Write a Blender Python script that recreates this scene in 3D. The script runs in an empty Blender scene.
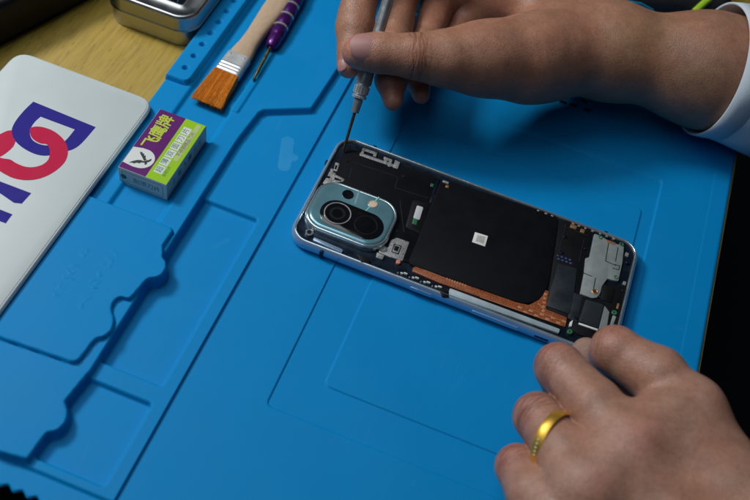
import bpy, bmesh, math, random
import numpy as np
from mathutils import Vector, Matrix
random.seed(7); rng = np.random.default_rng(7)
S = bpy.context.scene
COL = S.collection
U = 0.01                      # everything below is written in centimetres

# ------------------------------------------------------------------ camera
F = 961.7515097145462         # focal length in pixels of a 750 px wide frame
CR = np.array([[0.9301757749347788, 0.3389862719320464, 0.1409302492940976], [0.3550741020064834, -0.7332268731350697, -0.579914420062873], [-0.09324918127669102, 0.5894630267914873, -0.8023951210202154]])
CC = np.array([0.27151139713050565, -29.656296127526492, 37.51935053671291])
def P(px, py, z=0.0):
    """point of the photograph carried onto the horizontal plane at height z (cm)"""
    v = CR.T @ np.array([(px-375)/F, (py-250)/F, 1.0])
    return CC + v*(z-CC[2])/v[2]
TOCAM = -CR[2]
cd = bpy.data.cameras.new('camera'); cam = bpy.data.objects.new('camera', cd); COL.objects.link(cam)
M = Matrix(((CR[0][0], -CR[1][0], -CR[2][0]), (CR[0][1], -CR[1][1], -CR[2][1]), (CR[0][2], -CR[1][2], -CR[2][2])))
cam.matrix_world = Matrix.Translation(Vector(CC*U)) @ M.to_4x4()
cd.sensor_width = 36; cd.lens = F/750*36; cd.clip_start = 0.01; cd.clip_end = 50
cd.dof.use_dof = True; cd.dof.focus_distance = float(CR[2] @ (np.array([-2, 0, .8])-CC))*U; cd.dof.aperture_fstop = 9
S.camera = cam

# ------------------------------------------------------------------ helpers
def world_loc(o):
    v = Vector((0, 0, 0))
    while o is not None:
        v = v + o.location; o = o.parent
    return np.array(v)/U
def tag(o, label=None, cat=None, group=None, kind=None):
    if label: o['label'] = label
    if cat: o['category'] = cat
    if group: o['group'] = group
    if kind: o['kind'] = kind
    return o
def empty(name, loc, label, cat, group=None):
    o = bpy.data.objects.new(name, None); COL.objects.link(o)
    o.location = Vector(np.array(loc, float)*U); o.empty_display_size = .01
    return tag(o, label, cat, group)
def mk(name, verts, faces, mat, parent=None, origin=None, angle=35, smooth=True, label=None):
    verts = np.array(verts, float).reshape(-1, 3)
    if parent is not None: org = world_loc(parent)
    else: org = np.array(origin, float) if origin is not None else np.array([verts[:, 0].mean(), verts[:, 1].mean(), verts[:, 2].min()])
    me = bpy.data.meshes.new(name)
    me.from_pydata(((verts-org)*U).tolist(), [], [tuple(int(i) for i in f) for f in faces])
    o = bpy.data.objects.new(name, me); COL.objects.link(o)
    if parent is not None: o.parent = parent
    else: o.location = Vector(org*U)
    mats = mat if isinstance(mat, (list, tuple)) else [mat]
    for m in mats: me.materials.append(m)
    if smooth:
        me.polygons.foreach_set('use_smooth', [True]*len(me.polygons))
        if angle < 180: me.set_sharp_from_angle(angle=math.radians(angle))
    if label: o['label'] = label
    return o
class MB:
    """collects shapes for one mesh"""
    def __init__(s): s.v = []; s.f = []
    def add(s, v, f):
        n = len(s.v); s.v += [tuple(map(float, p)) for p in v]; s.f += [tuple(int(i)+n for i in q) for q in f]; return s
    def build(s, name, mat, parent=None, **k): return mk(name, s.v, s.f, mat, parent, **k)
def area2(p): return sum(p[i][0]*p[(i+1) % len(p)][1]-p[(i+1) % len(p)][0]*p[i][1] for i in range(len(p)))
def inset(poly, d):
    n = len(poly); out = []
    for i in range(n):
        a, b, c = (np.array(poly[(i+k-1) % n][:2], float) for k in range(3))
        e1 = (b-a)/(np.linalg.norm(b-a)+1e-9); e2 = (c-b)/(np.linalg.norm(c-b)+1e-9)
        n1 = np.array([-e1[1], e1[0]]); n2 = np.array([-e2[1], e2[0]])
        m = n1+n2; l = m @ m
        if l < 1e-6: out.append(b+n1*d); continue
        k = 2/l; k = min(k, 2.2)
        out.append(b+m*d*k)
    return out
def rrect(x0, y0, x1, y1, r, n=6):
    pts = []
    for cx, cy, a0 in ((x1-r, y1-r, 0), (x0+r, y1-r, 90), (x0+r, y0+r, 180), (x1-r, y0+r, 270)):
        for k in range(n+1):
            a = math.radians(a0+90*k/n); pts.append((cx+r*math.cos(a), cy+r*math.sin(a)))
    return pts
def roundpoly(poly, r, n=4):
    """round the corners of a polygon"""
    out = []; N = len(poly)
    for i in range(N):
        a, b, c = (np.array(poly[(i+k-1) % N][:2], float) for k in range(3))
        la, lc = np.linalg.norm(a-b), np.linalg.norm(c-b); t = min(r, la*.45, lc*.45)
        p, q = b+(a-b)/la*t, b+(c-b)/lc*t
        for k in range(n+1):
            s = k/n; out.append(tuple((1-s)**2*p+2*s*(1-s)*b+s*s*q))
    return out
def layers(poly, prof, cap_bottom=True, cap_top=True):
    """stack of the outline inset by prof[i][0] at height prof[i][1]"""
    if area2(poly) < 0: poly = poly[::-1]
    n = len(poly); v = []; f = []
    for d, z in prof:
        v += [(p[0], p[1], z) for p in (inset(poly, d) if abs(d) > 1e-9 else poly)]
    for k in range(len(prof)-1):
        for i in range(n):
            j = (i+1) % n; f.append((k*n+i, k*n+j, (k+1)*n+j, (k+1)*n+i))
    if cap_bottom: f.append(tuple(range(n))[::-1])
    if cap_top: f.append(tuple(range((len(prof)-1)*n, len(prof)*n)))
    return v, f
def prism(poly, z0, z1, b=0.0):
    if b <= 0: return layers(poly, [(0, z0), (0, z1)])
    return layers(poly, [(0, z0), (0, z1-b), (b*.3, z1-b*.3), (b, z1)])
def pxpoly(pts, z): return [tuple(P(x, y, z)[:2]) for x, y in pts]
def frame_of(axis, up=(0, 0, 1)):
    a = np.array(axis, float); a /= np.linalg.norm(a); u = np.array(up, float)
    l = np.cross(u, a); l /= np.linalg.norm(l); n = np.cross(a, l); return a, l, n
def lathe(A, B, prof, seg=28, flute=None):
    """surface of revolution; prof = [(t along A->B in cm, radius)]"""
    A = np.array(A, float); a, l, n = frame_of(np.array(B)-A, (0, 0, 1) if abs((np.array(B)-A)[2]) < 1.9*np.linalg.norm((np.array(B)-A)[:2]) + 1e-6 else (0, 1, 0))
    v = []; f = []
    for t, r in prof:
        for k in range(seg):
            th = 2*math.pi*k/seg; rr = r
            if flute and flute[0] < t < flute[1]: rr = r*(1+flute[2]*(1 if k % 2 else -1))
            v.append(A+a*t+(l*math.cos(th)+n*math.sin(th))*rr)
    for k in range(len(prof)-1):
        for i in range(seg):
            j = (i+1) % seg; f.append((k*seg+i, k*seg+j, (k+1)*seg+j, (k+1)*seg+i))
    f.append(tuple(range(seg))[::-1]); f.append(tuple(range((len(prof)-1)*seg, len(prof)*seg)))
    return v, f
def loft(secs):
    """secs: list of equal-length point rings"""
    n = len(secs[0]); v = [p for s in secs for p in s]; f = []
    for k in range(len(secs)-1):
        for i in range(n):
            j = (i+1) % n; f.append((k*n+i, k*n+j, (k+1)*n+j, (k+1)*n+i))
    f.append(tuple(range(n))[::-1]); f.append(tuple(range((len(secs)-1)*n, len(secs)*n)))
    return v, f
def tube(pts, r, seg=8):
    v = []; f = []; pts = [np.array(p, float) for p in pts]
    for k, p in enumerate(pts):
        d = pts[min(k+1, len(pts)-1)]-pts[max(k-1, 0)]
        a, l, n = frame_of(d, (0, 0, 1) if abs(d[2]) < .9*np.linalg.norm(d) else (0, 1, 0))
        rr = r[k] if isinstance(r, (list, tuple)) else r
        for i in range(seg):
            th = 2*math.pi*i/seg; v.append(p+(l*math.cos(th)+n*math.sin(th))*rr)
    for k in range(len(pts)-1):
        for i in range(seg):
            j = (i+1) % seg; f.append((k*seg+i, k*seg+j, (k+1)*seg+j, (k+1)*seg+i))
    f.append(tuple(range(seg))[::-1]); f.append(tuple(range((len(pts)-1)*seg, len(pts)*seg)))
    return v, f
def text_geo(body, size, origin, xdir, ydir, ext=.004):
    """mesh of a line of writing laid on a plane, centred at origin"""
    c = bpy.data.curves.new('writing', 'FONT'); c.body = body; c.size = 1; c.align_x = 'CENTER'; c.align_y = 'CENTER'; c.resolution_u = 3
    o = bpy.data.objects.new('writing', c); COL.objects.link(o)
    bpy.context.view_layer.update(); dg = bpy.context.evaluated_depsgraph_get()
    m = bpy.data.meshes.new_from_object(o.evaluated_get(dg))
    x, y = np.array(xdir, float), np.array(ydir, float); og = np.array(origin, float)
    v = [og+(x*p.co.x+y*p.co.y)*size for p in m.vertices]; f = [tuple(q.vertices) for q in m.polygons]
    bpy.data.objects.remove(o); bpy.data.curves.remove(c); bpy.data.meshes.remove(m)
    return v, f

# ------------------------------------------------------------------ materials
def pm(name, col, rough=.5, metal=0, var=.12, vscale=120, bump=0, bscale=600, coat=0, spec=.5, rvar=.08, aniso=None, trans=0, sub=0):
    m = bpy.data.materials.new(name); m.use_nodes = True; nt = m.node_tree; N = nt.nodes; L = nt.links
    b = N['Principled BSDF']
    tc = N.new('ShaderNodeTexCoord'); mp = N.new('ShaderNodeMapping'); L.new(tc.outputs['Object'], mp.inputs[0])
    if aniso: mp.inputs['Scale'].default_value = aniso
    n1 = N.new('ShaderNodeTexNoise'); n1.inputs['Scale'].default_value = vscale; n1.inputs['Detail'].default_value = 6; L.new(mp.outputs[0], n1.inputs['Vector'])
    mx = N.new('ShaderNodeMix'); mx.data_type = 'RGBA'
    mx.inputs[6].default_value = (*[c*(1-var) for c in col], 1); mx.inputs[7].default_value = (*[min(1, c*(1+var)) for c in col], 1)
    L.new(n1.outputs[0], mx.inputs[0]); L.new(mx.outputs[2], b.inputs['Base Color'])
    mr = N.new('ShaderNodeMapRange'); mr.inputs['To Min'].default_value = max(0.02, rough-rvar); mr.inputs['To Max'].default_value = min(1, rough+rvar)
    mr.inputs['From Min'].default_value = .3; mr.inputs['From Max'].default_value = .7
    L.new(n1.outputs[0], mr.inputs[0]); L.new(mr.outputs[0], b.inputs['Roughness'])
    b.inputs['Metallic'].default_value = metal; b.inputs['Specular IOR Level'].default_value = spec
    b.inputs['Coat Weight'].default_value = coat; b.inputs['Coat Roughness'].default_value = .08
    b.inputs['Transmission Weight'].default_value = trans
    if sub: b.inputs['Subsurface Weight'].default_value = sub; b.inputs['Subsurface Radius'].default_value = (1, .4, .25); b.inputs['Subsurface Scale'].default_value = .004
    if bump:
        n2 = N.new('ShaderNodeTexNoise'); n2.inputs['Scale'].default_value = bscale; n2.inputs['Detail'].default_value = 5; L.new(mp.outputs[0], n2.inputs['Vector'])
        bp = N.new('ShaderNodeBump'); bp.inputs['Strength'].default_value = 1; bp.inputs['Distance'].default_value = bump*U
        L.new(n2.outputs[0], bp.inputs['Height']); L.new(bp.outputs[0], b.inputs['Normal'])
    return m
def ramp(N, stops):
    r = N.new('ShaderNodeValToRGB'); e = r.color_ramp.elements
    while len(e) < len(stops): e.new(.5)
    for k, (p, c) in enumerate(stops): e[k].position = p; e[k].color = (*c, 1) if len(c) == 3 else c
    return r

def mat_silicone():
    m = pm('blue silicone', (.0006, .235, .57), rough=.55, var=.06, vscale=25, bump=.0035, bscale=900, spec=.12, rvar=.05)
    nt = m.node_tree; N = nt.nodes; L = nt.links; b = N['Principled BSDF']
    src = b.inputs['Base Color'].links[0].from_socket
    tc = N.new('ShaderNodeTexCoord')
    # dust specks and faint scuffs left by use
    v = N.new('ShaderNodeTexVoronoi'); v.inputs['Scale'].default_value = 110; L.new(tc.outputs['Object'], v.inputs['Vector'])
    r = ramp(N, [(0, (1, 1, 1)), (.05, (0, 0, 0))]); L.new(v.outputs['Distance'], r.inputs[0])
    n = N.new('ShaderNodeTexNoise'); n.inputs['Scale'].default_value = 14; n.inputs['Detail'].default_value = 8; n.inputs['Roughness'].default_value = .7; L.new(tc.outputs['Object'], n.inputs['Vector'])
    r2 = ramp(N, [(.47, (0, 0, 0)), (.68, (1, 1, 1))]); L.new(n.outputs[0], r2.inputs[0])
    mul = N.new('ShaderNodeMath'); mul.operation = 'MULTIPLY'; L.new(r.outputs[0], mul.inputs[0]); L.new(r2.outputs[0], mul.inputs[1])
    sc = N.new('ShaderNodeMath'); sc.operation = 'MULTIPLY'; sc.inputs[1].default_value = .035; L.new(r2.outputs[0], sc.inputs[0])
    ad = N.new('ShaderNodeMath'); ad.operation = 'MULTIPLY_ADD'; ad.inputs[1].default_value = .7; L.new(mul.outputs[0], ad.inputs[0]); L.new(sc.outputs[0], ad.inputs[2])
    tot = ad
    for ang, sc_ in ((25, 34), (-48, 27), (80, 40)):
        mp = N.new('ShaderNodeMapping'); mp.inputs['Rotation'].default_value = (0, 0, math.radians(ang)); mp.inputs['Scale'].default_value = (1, .035, 1); L.new(tc.outputs['Object'], mp.inputs[0])
        vv = N.new('ShaderNodeTexVoronoi'); vv.feature = 'DISTANCE_TO_EDGE'; vv.inputs['Scale'].default_value = sc_*4; L.new(mp.outputs[0], vv.inputs['Vector'])
        rr = ramp(N, [(0, (1, 1, 1)), (.012, (0, 0, 0))]); L.new(vv.outputs['Distance'], rr.inputs[0])
        n9 = N.new('ShaderNodeTexNoise'); n9.inputs['Scale'].default_value = sc_; L.new(tc.outputs['Object'], n9.inputs['Vector'])
        r9 = ramp(N, [(.58, (0, 0, 0)), (.70, (.16, .16, .16))]); L.new(n9.outputs[0], r9.inputs[0])
        m9 = N.new('ShaderNodeMath'); m9.operation = 'MULTIPLY_ADD'; L.new(rr.outputs[0], m9.inputs[0]); L.new(r9.outputs[0], m9.inputs[1]); L.new(tot.outputs[0], m9.inputs[2]); tot = m9
    mx = N.new('ShaderNodeMix'); mx.data_type = 'RGBA'; mx.inputs[7].default_value = (.09, .33, .62, 1); mx.clamp_factor = True
    L.new(tot.outputs[0], mx.inputs[0]); L.new(src, mx.inputs[6]); L.new(mx.outputs[2], b.inputs['Base Color'])
    return m
def mat_wood():
    m = bpy.data.materials.new('oak veneer'); m.use_nodes = True; nt = m.node_tree; N = nt.nodes; L = nt.links; b = N['Principled BSDF']
    tc = N.new('ShaderNodeTexCoord'); mp = N.new('ShaderNodeMapping'); mp.inputs['Rotation'].default_value = (0, 0, math.radians(-5)); mp.inputs['Scale'].default_value = (1, .09, 1)
    L.new(tc.outputs['Object'], mp.inputs[0])
    n = N.new('ShaderNodeTexNoise'); n.inputs['Scale'].default_value = 420; n.inputs['Detail'].default_value = 9; n.inputs['Roughness'].default_value = .65; n.inputs['Distortion'].default_value = .4; L.new(mp.outputs[0], n.inputs['Vector'])
    r = ramp(N, [(.28, (.26, .165, .022)), (.45, (.37, .25, .038)), (.6, (.43, .30, .05)), (.78, (.34, .225, .032))]); L.new(n.outputs[0], r.inputs[0])
    mp2 = N.new('ShaderNodeMapping'); mp2.inputs['Rotation'].default_value = (0, 0, math.radians(-5)); mp2.inputs['Scale'].default_value = (1, .22, 1); L.new(tc.outputs['Object'], mp2.inputs[0])
    v = N.new('ShaderNodeTexVoronoi'); v.inputs['Scale'].default_value = 420; L.new(mp2.outputs[0], v.inputs['Vector'])
    r2 = ramp(N, [(.06, (.45, .4, .35)), (.24, (1, 1, 1))]); L.new(v.outputs['Distance'], r2.inputs[0])
    mx = N.new('ShaderNodeMix'); mx.data_type = 'RGBA'; mx.blend_type = 'MULTIPLY'; mx.inputs[0].default_value = .6
    L.new(r.outputs[0], mx.inputs[6]); L.new(r2.outputs[0], mx.inputs[7]); L.new(mx.outputs[2], b.inputs['Base Color'])
    b.inputs['Roughness'].default_value = .42
    bp = N.new('ShaderNodeBump'); bp.inputs['Distance'].default_value = .0001; bp.inputs['Strength'].default_value = .6; L.new(n.outputs[0], bp.inputs['Height']); L.new(bp.outputs[0], b.inputs['Normal'])
    return m
def mat_skin():
    m = bpy.data.materials.new('skin'); m.use_nodes = True; nt = m.node_tree; N = nt.nodes; L = nt.links; b = N['Principled BSDF']
    at = N.new('ShaderNodeAttribute'); at.attribute_name = 'tint'
    tc = N.new('ShaderNodeTexCoord')
    n = N.new('ShaderNodeTexNoise'); n.inputs['Scale'].default_value = 110; n.inputs['Detail'].default_value = 7; n.inputs['Roughness'].default_value = .62; L.new(tc.outputs['Object'], n.inputs['Vector'])
    r = ramp(N, [(.3, (.8, .76, .74)), (.7, (1.12, 1.12, 1.12))]); L.new(n.outputs[0], r.inputs[0])
    mx = N.new('ShaderNodeMix'); mx.data_type = 'RGBA'; mx.blend_type = 'MULTIPLY'; mx.inputs[0].default_value = 1
    L.new(at.outputs['Color'], mx.inputs[6]); L.new(r.outputs[0], mx.inputs[7])
    nl = N.new('ShaderNodeTexNoise'); nl.inputs['Scale'].default_value = 48; nl.inputs['Detail'].default_value = 3; L.new(tc.outputs['Object'], nl.inputs['Vector'])
    rl = ramp(N, [(.3, (1.06, .96, .94)), (.7, (.96, 1.0, 1.0))]); L.new(nl.outputs[0], rl.inputs[0])
    ml = N.new('ShaderNodeMix'); ml.data_type = 'RGBA'; ml.blend_type = 'MULTIPLY'; ml.inputs[0].default_value = 1; L.new(mx.outputs[2], ml.inputs[6]); L.new(rl.outputs[0], ml.inputs[7]); mx = ml
    n3 = N.new('ShaderNodeTexNoise'); n3.inputs['Scale'].default_value = 650; n3.inputs['Detail'].default_value = 3; L.new(tc.outputs['Object'], n3.inputs['Vector'])
    r3 = ramp(N, [(.36, (.82, .76, .72)), (.55, (1, 1, 1))]); L.new(n3.outputs[0], r3.inputs[0])
    m2 = N.new('ShaderNodeMix'); m2.data_type = 'RGBA'; m2.blend_type = 'MULTIPLY'; m2.inputs[0].default_value = .55
    L.new(mx.outputs[2], m2.inputs[6]); L.new(r3.outputs[0], m2.inputs[7]); L.new(m2.outputs[2], b.inputs['Base Color'])
    b.inputs['Roughness'].default_value = .44; b.inputs['Specular IOR Level'].default_value = .5
    b.inputs['Subsurface Weight'].default_value = .18; b.inputs['Subsurface Radius'].default_value = (1, .35, .2); b.inputs['Subsurface Scale'].default_value = .0035
    v = N.new('ShaderNodeTexVoronoi'); v.feature = 'DISTANCE_TO_EDGE'; v.inputs['Scale'].default_value = 900; L.new(tc.outputs['Object'], v.inputs['Vector'])
    rv = ramp(N, [(0, (0, 0, 0)), (.18, (1, 1, 1))]); L.new(v.outputs['Distance'], rv.inputs[0])
    n2 = N.new('ShaderNodeTexNoise'); n2.inputs['Scale'].default_value = 170; n2.inputs['Detail'].default_value = 9; n2.inputs['Roughness'].default_value = .6; L.new(tc.outputs['Object'], n2.inputs['Vector'])
    ad = N.new('ShaderNodeMath'); ad.operation = 'MULTIPLY_ADD'; ad.inputs[1].default_value = .25; L.new(rv.outputs[0], ad.inputs[0]); L.new(n2.outputs[0], ad.inputs[2])
    bp = N.new('ShaderNodeBump'); bp.inputs['Distance'].default_value = .00023; bp.inputs['Strength'].default_value = 1; L.new(ad.outputs[0], bp.inputs['Height']); L.new(bp.outputs[0], b.inputs['Normal'])
    return m
SIL = mat_silicone(); WOOD = mat_wood(); SKIN = mat_skin()
BLACK = pm('black plastic', (.004, .0045, .0055), rough=.5, var=.3, spec=.25)
PAD = pm('graphite sheet', (.004, .005, .007), rough=.6, var=.3, bump=.002, bscale=700, spec=.12)
PADG = pm('dark grey tape', (.018, .024, .032), rough=.4, var=.35, vscale=200, bump=.02, bscale=90, spec=.5)
FRAME = pm('blue anodised metal', (.34, .50, .68), rough=.2, metal=.5, var=.15, vscale=60, coat=.4)
FRAMED = pm('dark chassis', (.02, .035, .06), rough=.35, metal=.8, var=.4, vscale=300)
LIP = pm('bright rim', (.68, .82, .92), rough=.16, metal=.85, var=.25, vscale=150, coat=.3)
CAMGL = pm('teal camera glass', (.20, .44, .52), rough=.2, metal=.6, var=.55, vscale=45, coat=.8)
GLASSB = pm('black lens glass', (.004, .005, .006), rough=.12, var=.3, coat=.5)
STEEL = pm('nickel shield', (.30, .34, .34), rough=.45, metal=.25, var=.18, vscale=260)
PCB = pm('silver contact', (.36, .37, .36), rough=.45, metal=.3, var=.35, vscale=500)
WHITE = pm('white label', (.75, .77, .76), rough=.55, var=.04)
CREAM = pm('cream sticker', (.45, .45, .42), rough=.6, var=.3, vscale=700)
GOLDC = pm('gold contact', (.75, .42, .2), rough=.35, metal=.8, var=.2)
GREEN = pm('green solder mask', (.03, .16, .07), rough=.35, var=.3)
FLEX = pm('orange flex', (.24, .058, .016), rough=.42, var=.35, vscale=350, coat=.2)
def add_lines(m, scale, width, col, fac, metric='MINKOWSKI'):
    nt = m.node_tree; N = nt.nodes; L = nt.links; b = N['Principled BSDF']; src = b.inputs['Base Color'].links[0].from_socket
    tc = N.new('ShaderNodeTexCoord'); v = N.new('ShaderNodeTexVoronoi'); v.feature = 'DISTANCE_TO_EDGE'; v.inputs['Scale'].default_value = scale; v.inputs['Randomness'].default_value = .55; L.new(tc.outputs['Object'], v.inputs['Vector'])
    r = ramp(N, [(0, (1, 1, 1)), (width, (0, 0, 0))]); L.new(v.outputs['Distance'], r.inputs[0]); q = N.new('ShaderNodeMath'); q.operation = 'MULTIPLY'; q.inputs[1].default_value = fac; L.new(r.outputs[0], q.inputs[0])
    mx = N.new('ShaderNodeMix'); mx.data_type = 'RGBA'; mx.inputs[7].default_value = (*col, 1); L.new(q.outputs[0], mx.inputs[0]); L.new(src, mx.inputs[6]); L.new(mx.outputs[2], b.inputs['Base Color'])
add_lines(FLEX, 750, .16, (.45, .17, .07), .55); add_lines(PCB, 900, .12, (.08, .08, .09), .8)
TRACE = pm('flex trace', (.52, .23, .12), rough=.4, var=.2)
CHROME = pm('polished nickel', (.72, .74, .75), rough=.22, metal=.7, var=.1)
ALU = pm('brushed aluminium', (.36, .39, .40), rough=.36, metal=.75, var=.15, vscale=300)
BRASS = pm('brass shaft', (.45, .30, .12), rough=.3, metal=1, var=.25, vscale=300)
BROWN = pm('brown bit steel', (.17, .105, .06), rough=.38, metal=.85, var=.4, vscale=250)
PURPLE = pm('purple anodised', (.085, .012, .16), rough=.3, metal=.55, var=.2, vscale=150, coat=.3)
TIN = pm('tinplate', (.42, .44, .44), rough=.33, metal=1, var=.12, vscale=80, bump=.002, bscale=250)
GOLD = pm('gold', (.85, .52, .08), rough=.4, metal=.8, var=.12, vscale=150, bump=.004, bscale=260)
SIGNW = pm('white acrylic', (.53, .60, .61), rough=.5, var=.045, vscale=35)
SIGNE = pm('clear edge', (.52, .60, .62), rough=.3, var=.1, coat=.2)
NAVY = pm('navy print', (.022, .018, .24), rough=.6, var=.05, spec=.12)
RED = pm('red print', (.50, .012, .06), rough=.6, var=.05, spec=.12)
BPURP = pm('purple print', (.115, .010, .145), rough=.5, var=.06, spec=.2)
BLIME = pm('lime print', (.30, .56, .015), rough=.5, var=.05, spec=.2)
BWHITE = pm('white print', (.66, .70, .68), rough=.45, var=.04)
BCARD = pm('grey green card', (.55, .64, .61), rough=.55, var=.1, vscale=120)
INK = pm('black ink', (.012, .02, .025), rough=.5, var=.1)
INKG = pm('green ink', (.02, .17, .11), rough=.5, var=.1)
GLYPH = pm('yellow green ink', (.47, .58, .04), rough=.45, var=.05)
GLYPHP = pm('violet ink', (.16, .05, .2), rough=.5, var=.1)
BRISTD = pm('dark bristle', (.48, .14, .015), rough=.5, var=.25, vscale=400)
BRISTL = pm('light bristle', (.88, .42, .06), rough=.45, var=.25, vscale=400)
BRIST = pm('orange bristle', (.72, .25, .02), rough=.5, var=.25, vscale=400)
HANDLE = pm('pale beech', (.50, .36, .24), rough=.6, var=.16, vscale=500, aniso=(1, .5, 1), bump=.004)
FERR = pm('tin ferrule', (.72, .75, .76), rough=.3, metal=.6, var=.1, vscale=120)
CLOTH = pm('white cotton', (.58, .67, .74), rough=.85, var=.06, vscale=900, bump=.012, bscale=1500, spec=.2)
NAIL = pm('nail', (.40, .205, .19), rough=.42, var=.15, vscale=90, coat=.08, sub=.1)
NAILW = pm('nail edge', (.52, .40, .36), rough=.35, var=.1)
LIME = pm('lime piping', (.38, .62, .02), rough=.5, var=.1)
CYAN = pm('cyan stripe', (.02, .30, .48), rough=.4, var=.1)
DFAB = pm('black nylon', (.008, .009, .012), rough=.7, var=.3, bump=.02, bscale=500)
FLOORM = pm('dark floor', (.004, .004, .005), rough=.8, var=.3, vscale=5)
BLOB = pm('pale silicone', (.010, .275, .62), rough=.4, var=.1, vscale=50)

# ------------------------------------------------------------------ setting
DZ = -.22
def sheet(name, x0, y0, x1, y1, z, mat): return tag(mk(name, [(x0, y0, z), (x1, y0, z), (x1, y1, z), (x0, y1, z)], [(0, 1, 2, 3)], mat), kind='structure')
sheet('floor', -300, -300, 300, 300, -74, FLOORM)
v, f = layers([(-60, -18.95), (12.42, -18.95), (12.42, 60), (-60, 60)], [(.12, DZ-2.6), (0, DZ-2.45), (0, DZ-.12), (.04, DZ-.03), (.12, DZ)])
dk = tag(mk('desk', v, f, [WOOD, BLACK], origin=(0, 0, DZ-2.6)), kind='structure')
for pg in dk.data.polygons:
    if pg.normal.y < -.3: pg.material_index = 1

# ------------------------------------------------------------------ repair mat (one moulded height field)
def sd_poly(X, Y, poly):
    d = np.full(X.shape, 1e9); s = np.ones(X.shape); n = len(poly)
    for i in range(n):
        ax, ay = poly[i][:2]; bx, by = poly[(i+1) % n][:2]; ex, ey = bx-ax, by-ay
        t = np.clip(((X-ax)*ex+(Y-ay)*ey)/(ex*ex+ey*ey+1e-12), 0, 1)
        d = np.minimum(d, (X-ax-t*ex)**2+(Y-ay-t*ey)**2)
        c1 = Y >= ay; c2 = Y < by; c3 = (ex*(Y-ay)-ey*(X-ax)) > 0
        s = np.where((c1 & c2 & c3) | (~c1 & ~c2 & ~c3), -s, s)
    return s*np.sqrt(d)
def st(d, w): 
    t = np.clip(.5-d/(2*w), 0, 1); return t*t*(3-2*t)
def lerp(h, z, m): return h*(1-m)+z*m
LED, CHN, PLT, STR, CHF = .15, .52, .74, .85, .33
def crv(pts, n=4):
    out = []
    for i in range(len(pts)-1):
        p0, p1, p2, p3 = (np.array(pts[min(max(i+k-1, 0), len(pts)-1)][:2], float) for k in range(4))
        for k in range(n):
            t = k/n; out.append(tuple(.5*((2*p1)+(-p0+p2)*t+(2*p0-5*p1+4*p2-p3)*t*t+(-p0+3*p1-3*p2+p3)*t**3)))
    return out+[tuple(pts[-1][:2])]
def crvp(p, z): return crv(pxpoly(p, z))
_q = pxpoly([(338, 68), (313, 106), (311, 108), (264, 109.5), (259, 112), (241, 135)], CHN); _x = -12.80
plateau = [(-40, 40), (_q[0][0], 40)] + _q + [(_x, _q[-1][1]-.6), (_x, -13.6)] + crvp([(65, 401), (68, 411), (65.5, 422), (57, 430.5), (47, 433), (41, 440)], CHN) + pxpoly([(27, 459)], CHN) + [(-14.15, -18.2), (-40, -18.2)]
plate1 = [(-40, -5.6), (-13.15, -5.6), (-13.0, -5.75), (-13.02, -6.7)] + crv(pxpoly([(163, 256.5), (166.5, 262), (165.5, 270), (159, 276.5), (149, 278.5), (145, 281)], PLT)) + crv(pxpoly([(132, 296), (128, 298), (121, 296.5), (115, 300), (111.5, 308), (114, 319), (111.5, 329.5), (104, 336), (96, 338.5), (90, 345)], PLT)) + crv(pxpoly([(81, 357), (76, 361), (70, 361)], PLT)) + pxpoly([(0, 337)], PLT) + [(-40, -13.75)]
def mat_height(X, Y):
    h = np.zeros(X.shape)
    r1 = sd_poly(X, Y, rrect(-5.55, -11.84, 8.6, 9.2, .25)); h = lerp(h, -.07, st(r1, .035))
    r2 = sd_poly(X, Y, rrect(-3.63, -9.93, 7.9, 6.7, .3)); h = lerp(h, -.005, st(r2, .035))
    h = lerp(h, .015, st(11.3-X, .04)); 
    h = lerp(h, LED, st(X+9.25, .035))
    h = lerp(h, LED-.10, np.exp(-((X+9.22)/.05)**2)*0)
    for r in (rrect(-12.8, -12.9, -9.9, -3.0, .12), rrect(-12.95, -17.75, -9.9, -13.8, .15)):
        h = lerp(h, -.13, st(sd_poly(X, Y, r), .04))
    # keyhole shaped mark
    kx = keyd(X, Y)
    h = h + .006*st(kx, .05)
    pl = sd_poly(X, Y, plateau); h = lerp(h, CHN, st(pl-.02, .07))
    h = lerp(h, CHF, st(sd_poly(X, Y, roundpoly([(-16.45, -6.2), (-13.95, -6.2), (-13.95, 2.5), (-14.25, 3.0), (-14.25, 20), (-16.45, 20)], .3)), .12))
    p1 = sd_poly(X, Y, plate1); h = lerp(h, PLT, st(p1, .035))
    h = h + .10*st(sd_poly(X, Y, rrect(-13.95, 2.6, -13.55, 5.3, .1)), .05)
    h = lerp(h, STR, st(sd_poly(X, Y, roundpoly([(-19, 40), (-16.66, 40), (-16.66, 3.15), (-19, 3.15)], .4)), .04))
    for k in range(-1, 24):
        cy = 4.05+k*1.02; d = np.hypot(X+17.25, Y-cy)-.13
        if cy > 3.5: h = lerp(h, STR-.3, st(d, .05))
    # worn raised marks on the plate
    for (x, y, w, l, a) in MARKS:
        ca, sa = math.cos(a), math.sin(a); dx, dy = X-x, Y-y
        d = np.maximum(abs(dx*ca+dy*sa)-l, abs(-dx*sa+dy*ca)-w); h = h + .018*st(d, .035)
    h = lerp(h, -.02, st(Y+18.2, .05)*(1-st(-(X+9.4), .05)*0))
    h = h + .03*st(np.abs(X-12.3)-.5, .05)*0
    return h
def keyd(X, Y):
    a, b, c = P(288, 141, LED), P(284.5, 166, LED), P(294, 157.5, LED)
    dx, dy = b[0]-a[0], b[1]-a[1]; t = np.clip(((X-a[0])*dx+(Y-a[1])*dy)/(dx*dx+dy*dy), 0, 1)
    d1 = np.hypot(X-a[0]-t*dx, Y-a[1]-t*dy)-.33; d2 = np.hypot(X-c[0], Y-c[1])-.24; h = np.maximum(.15-abs(d1-d2), 0)/.15
    return np.minimum(d1, d2)-h*h*.0375
MARKS = []
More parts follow.
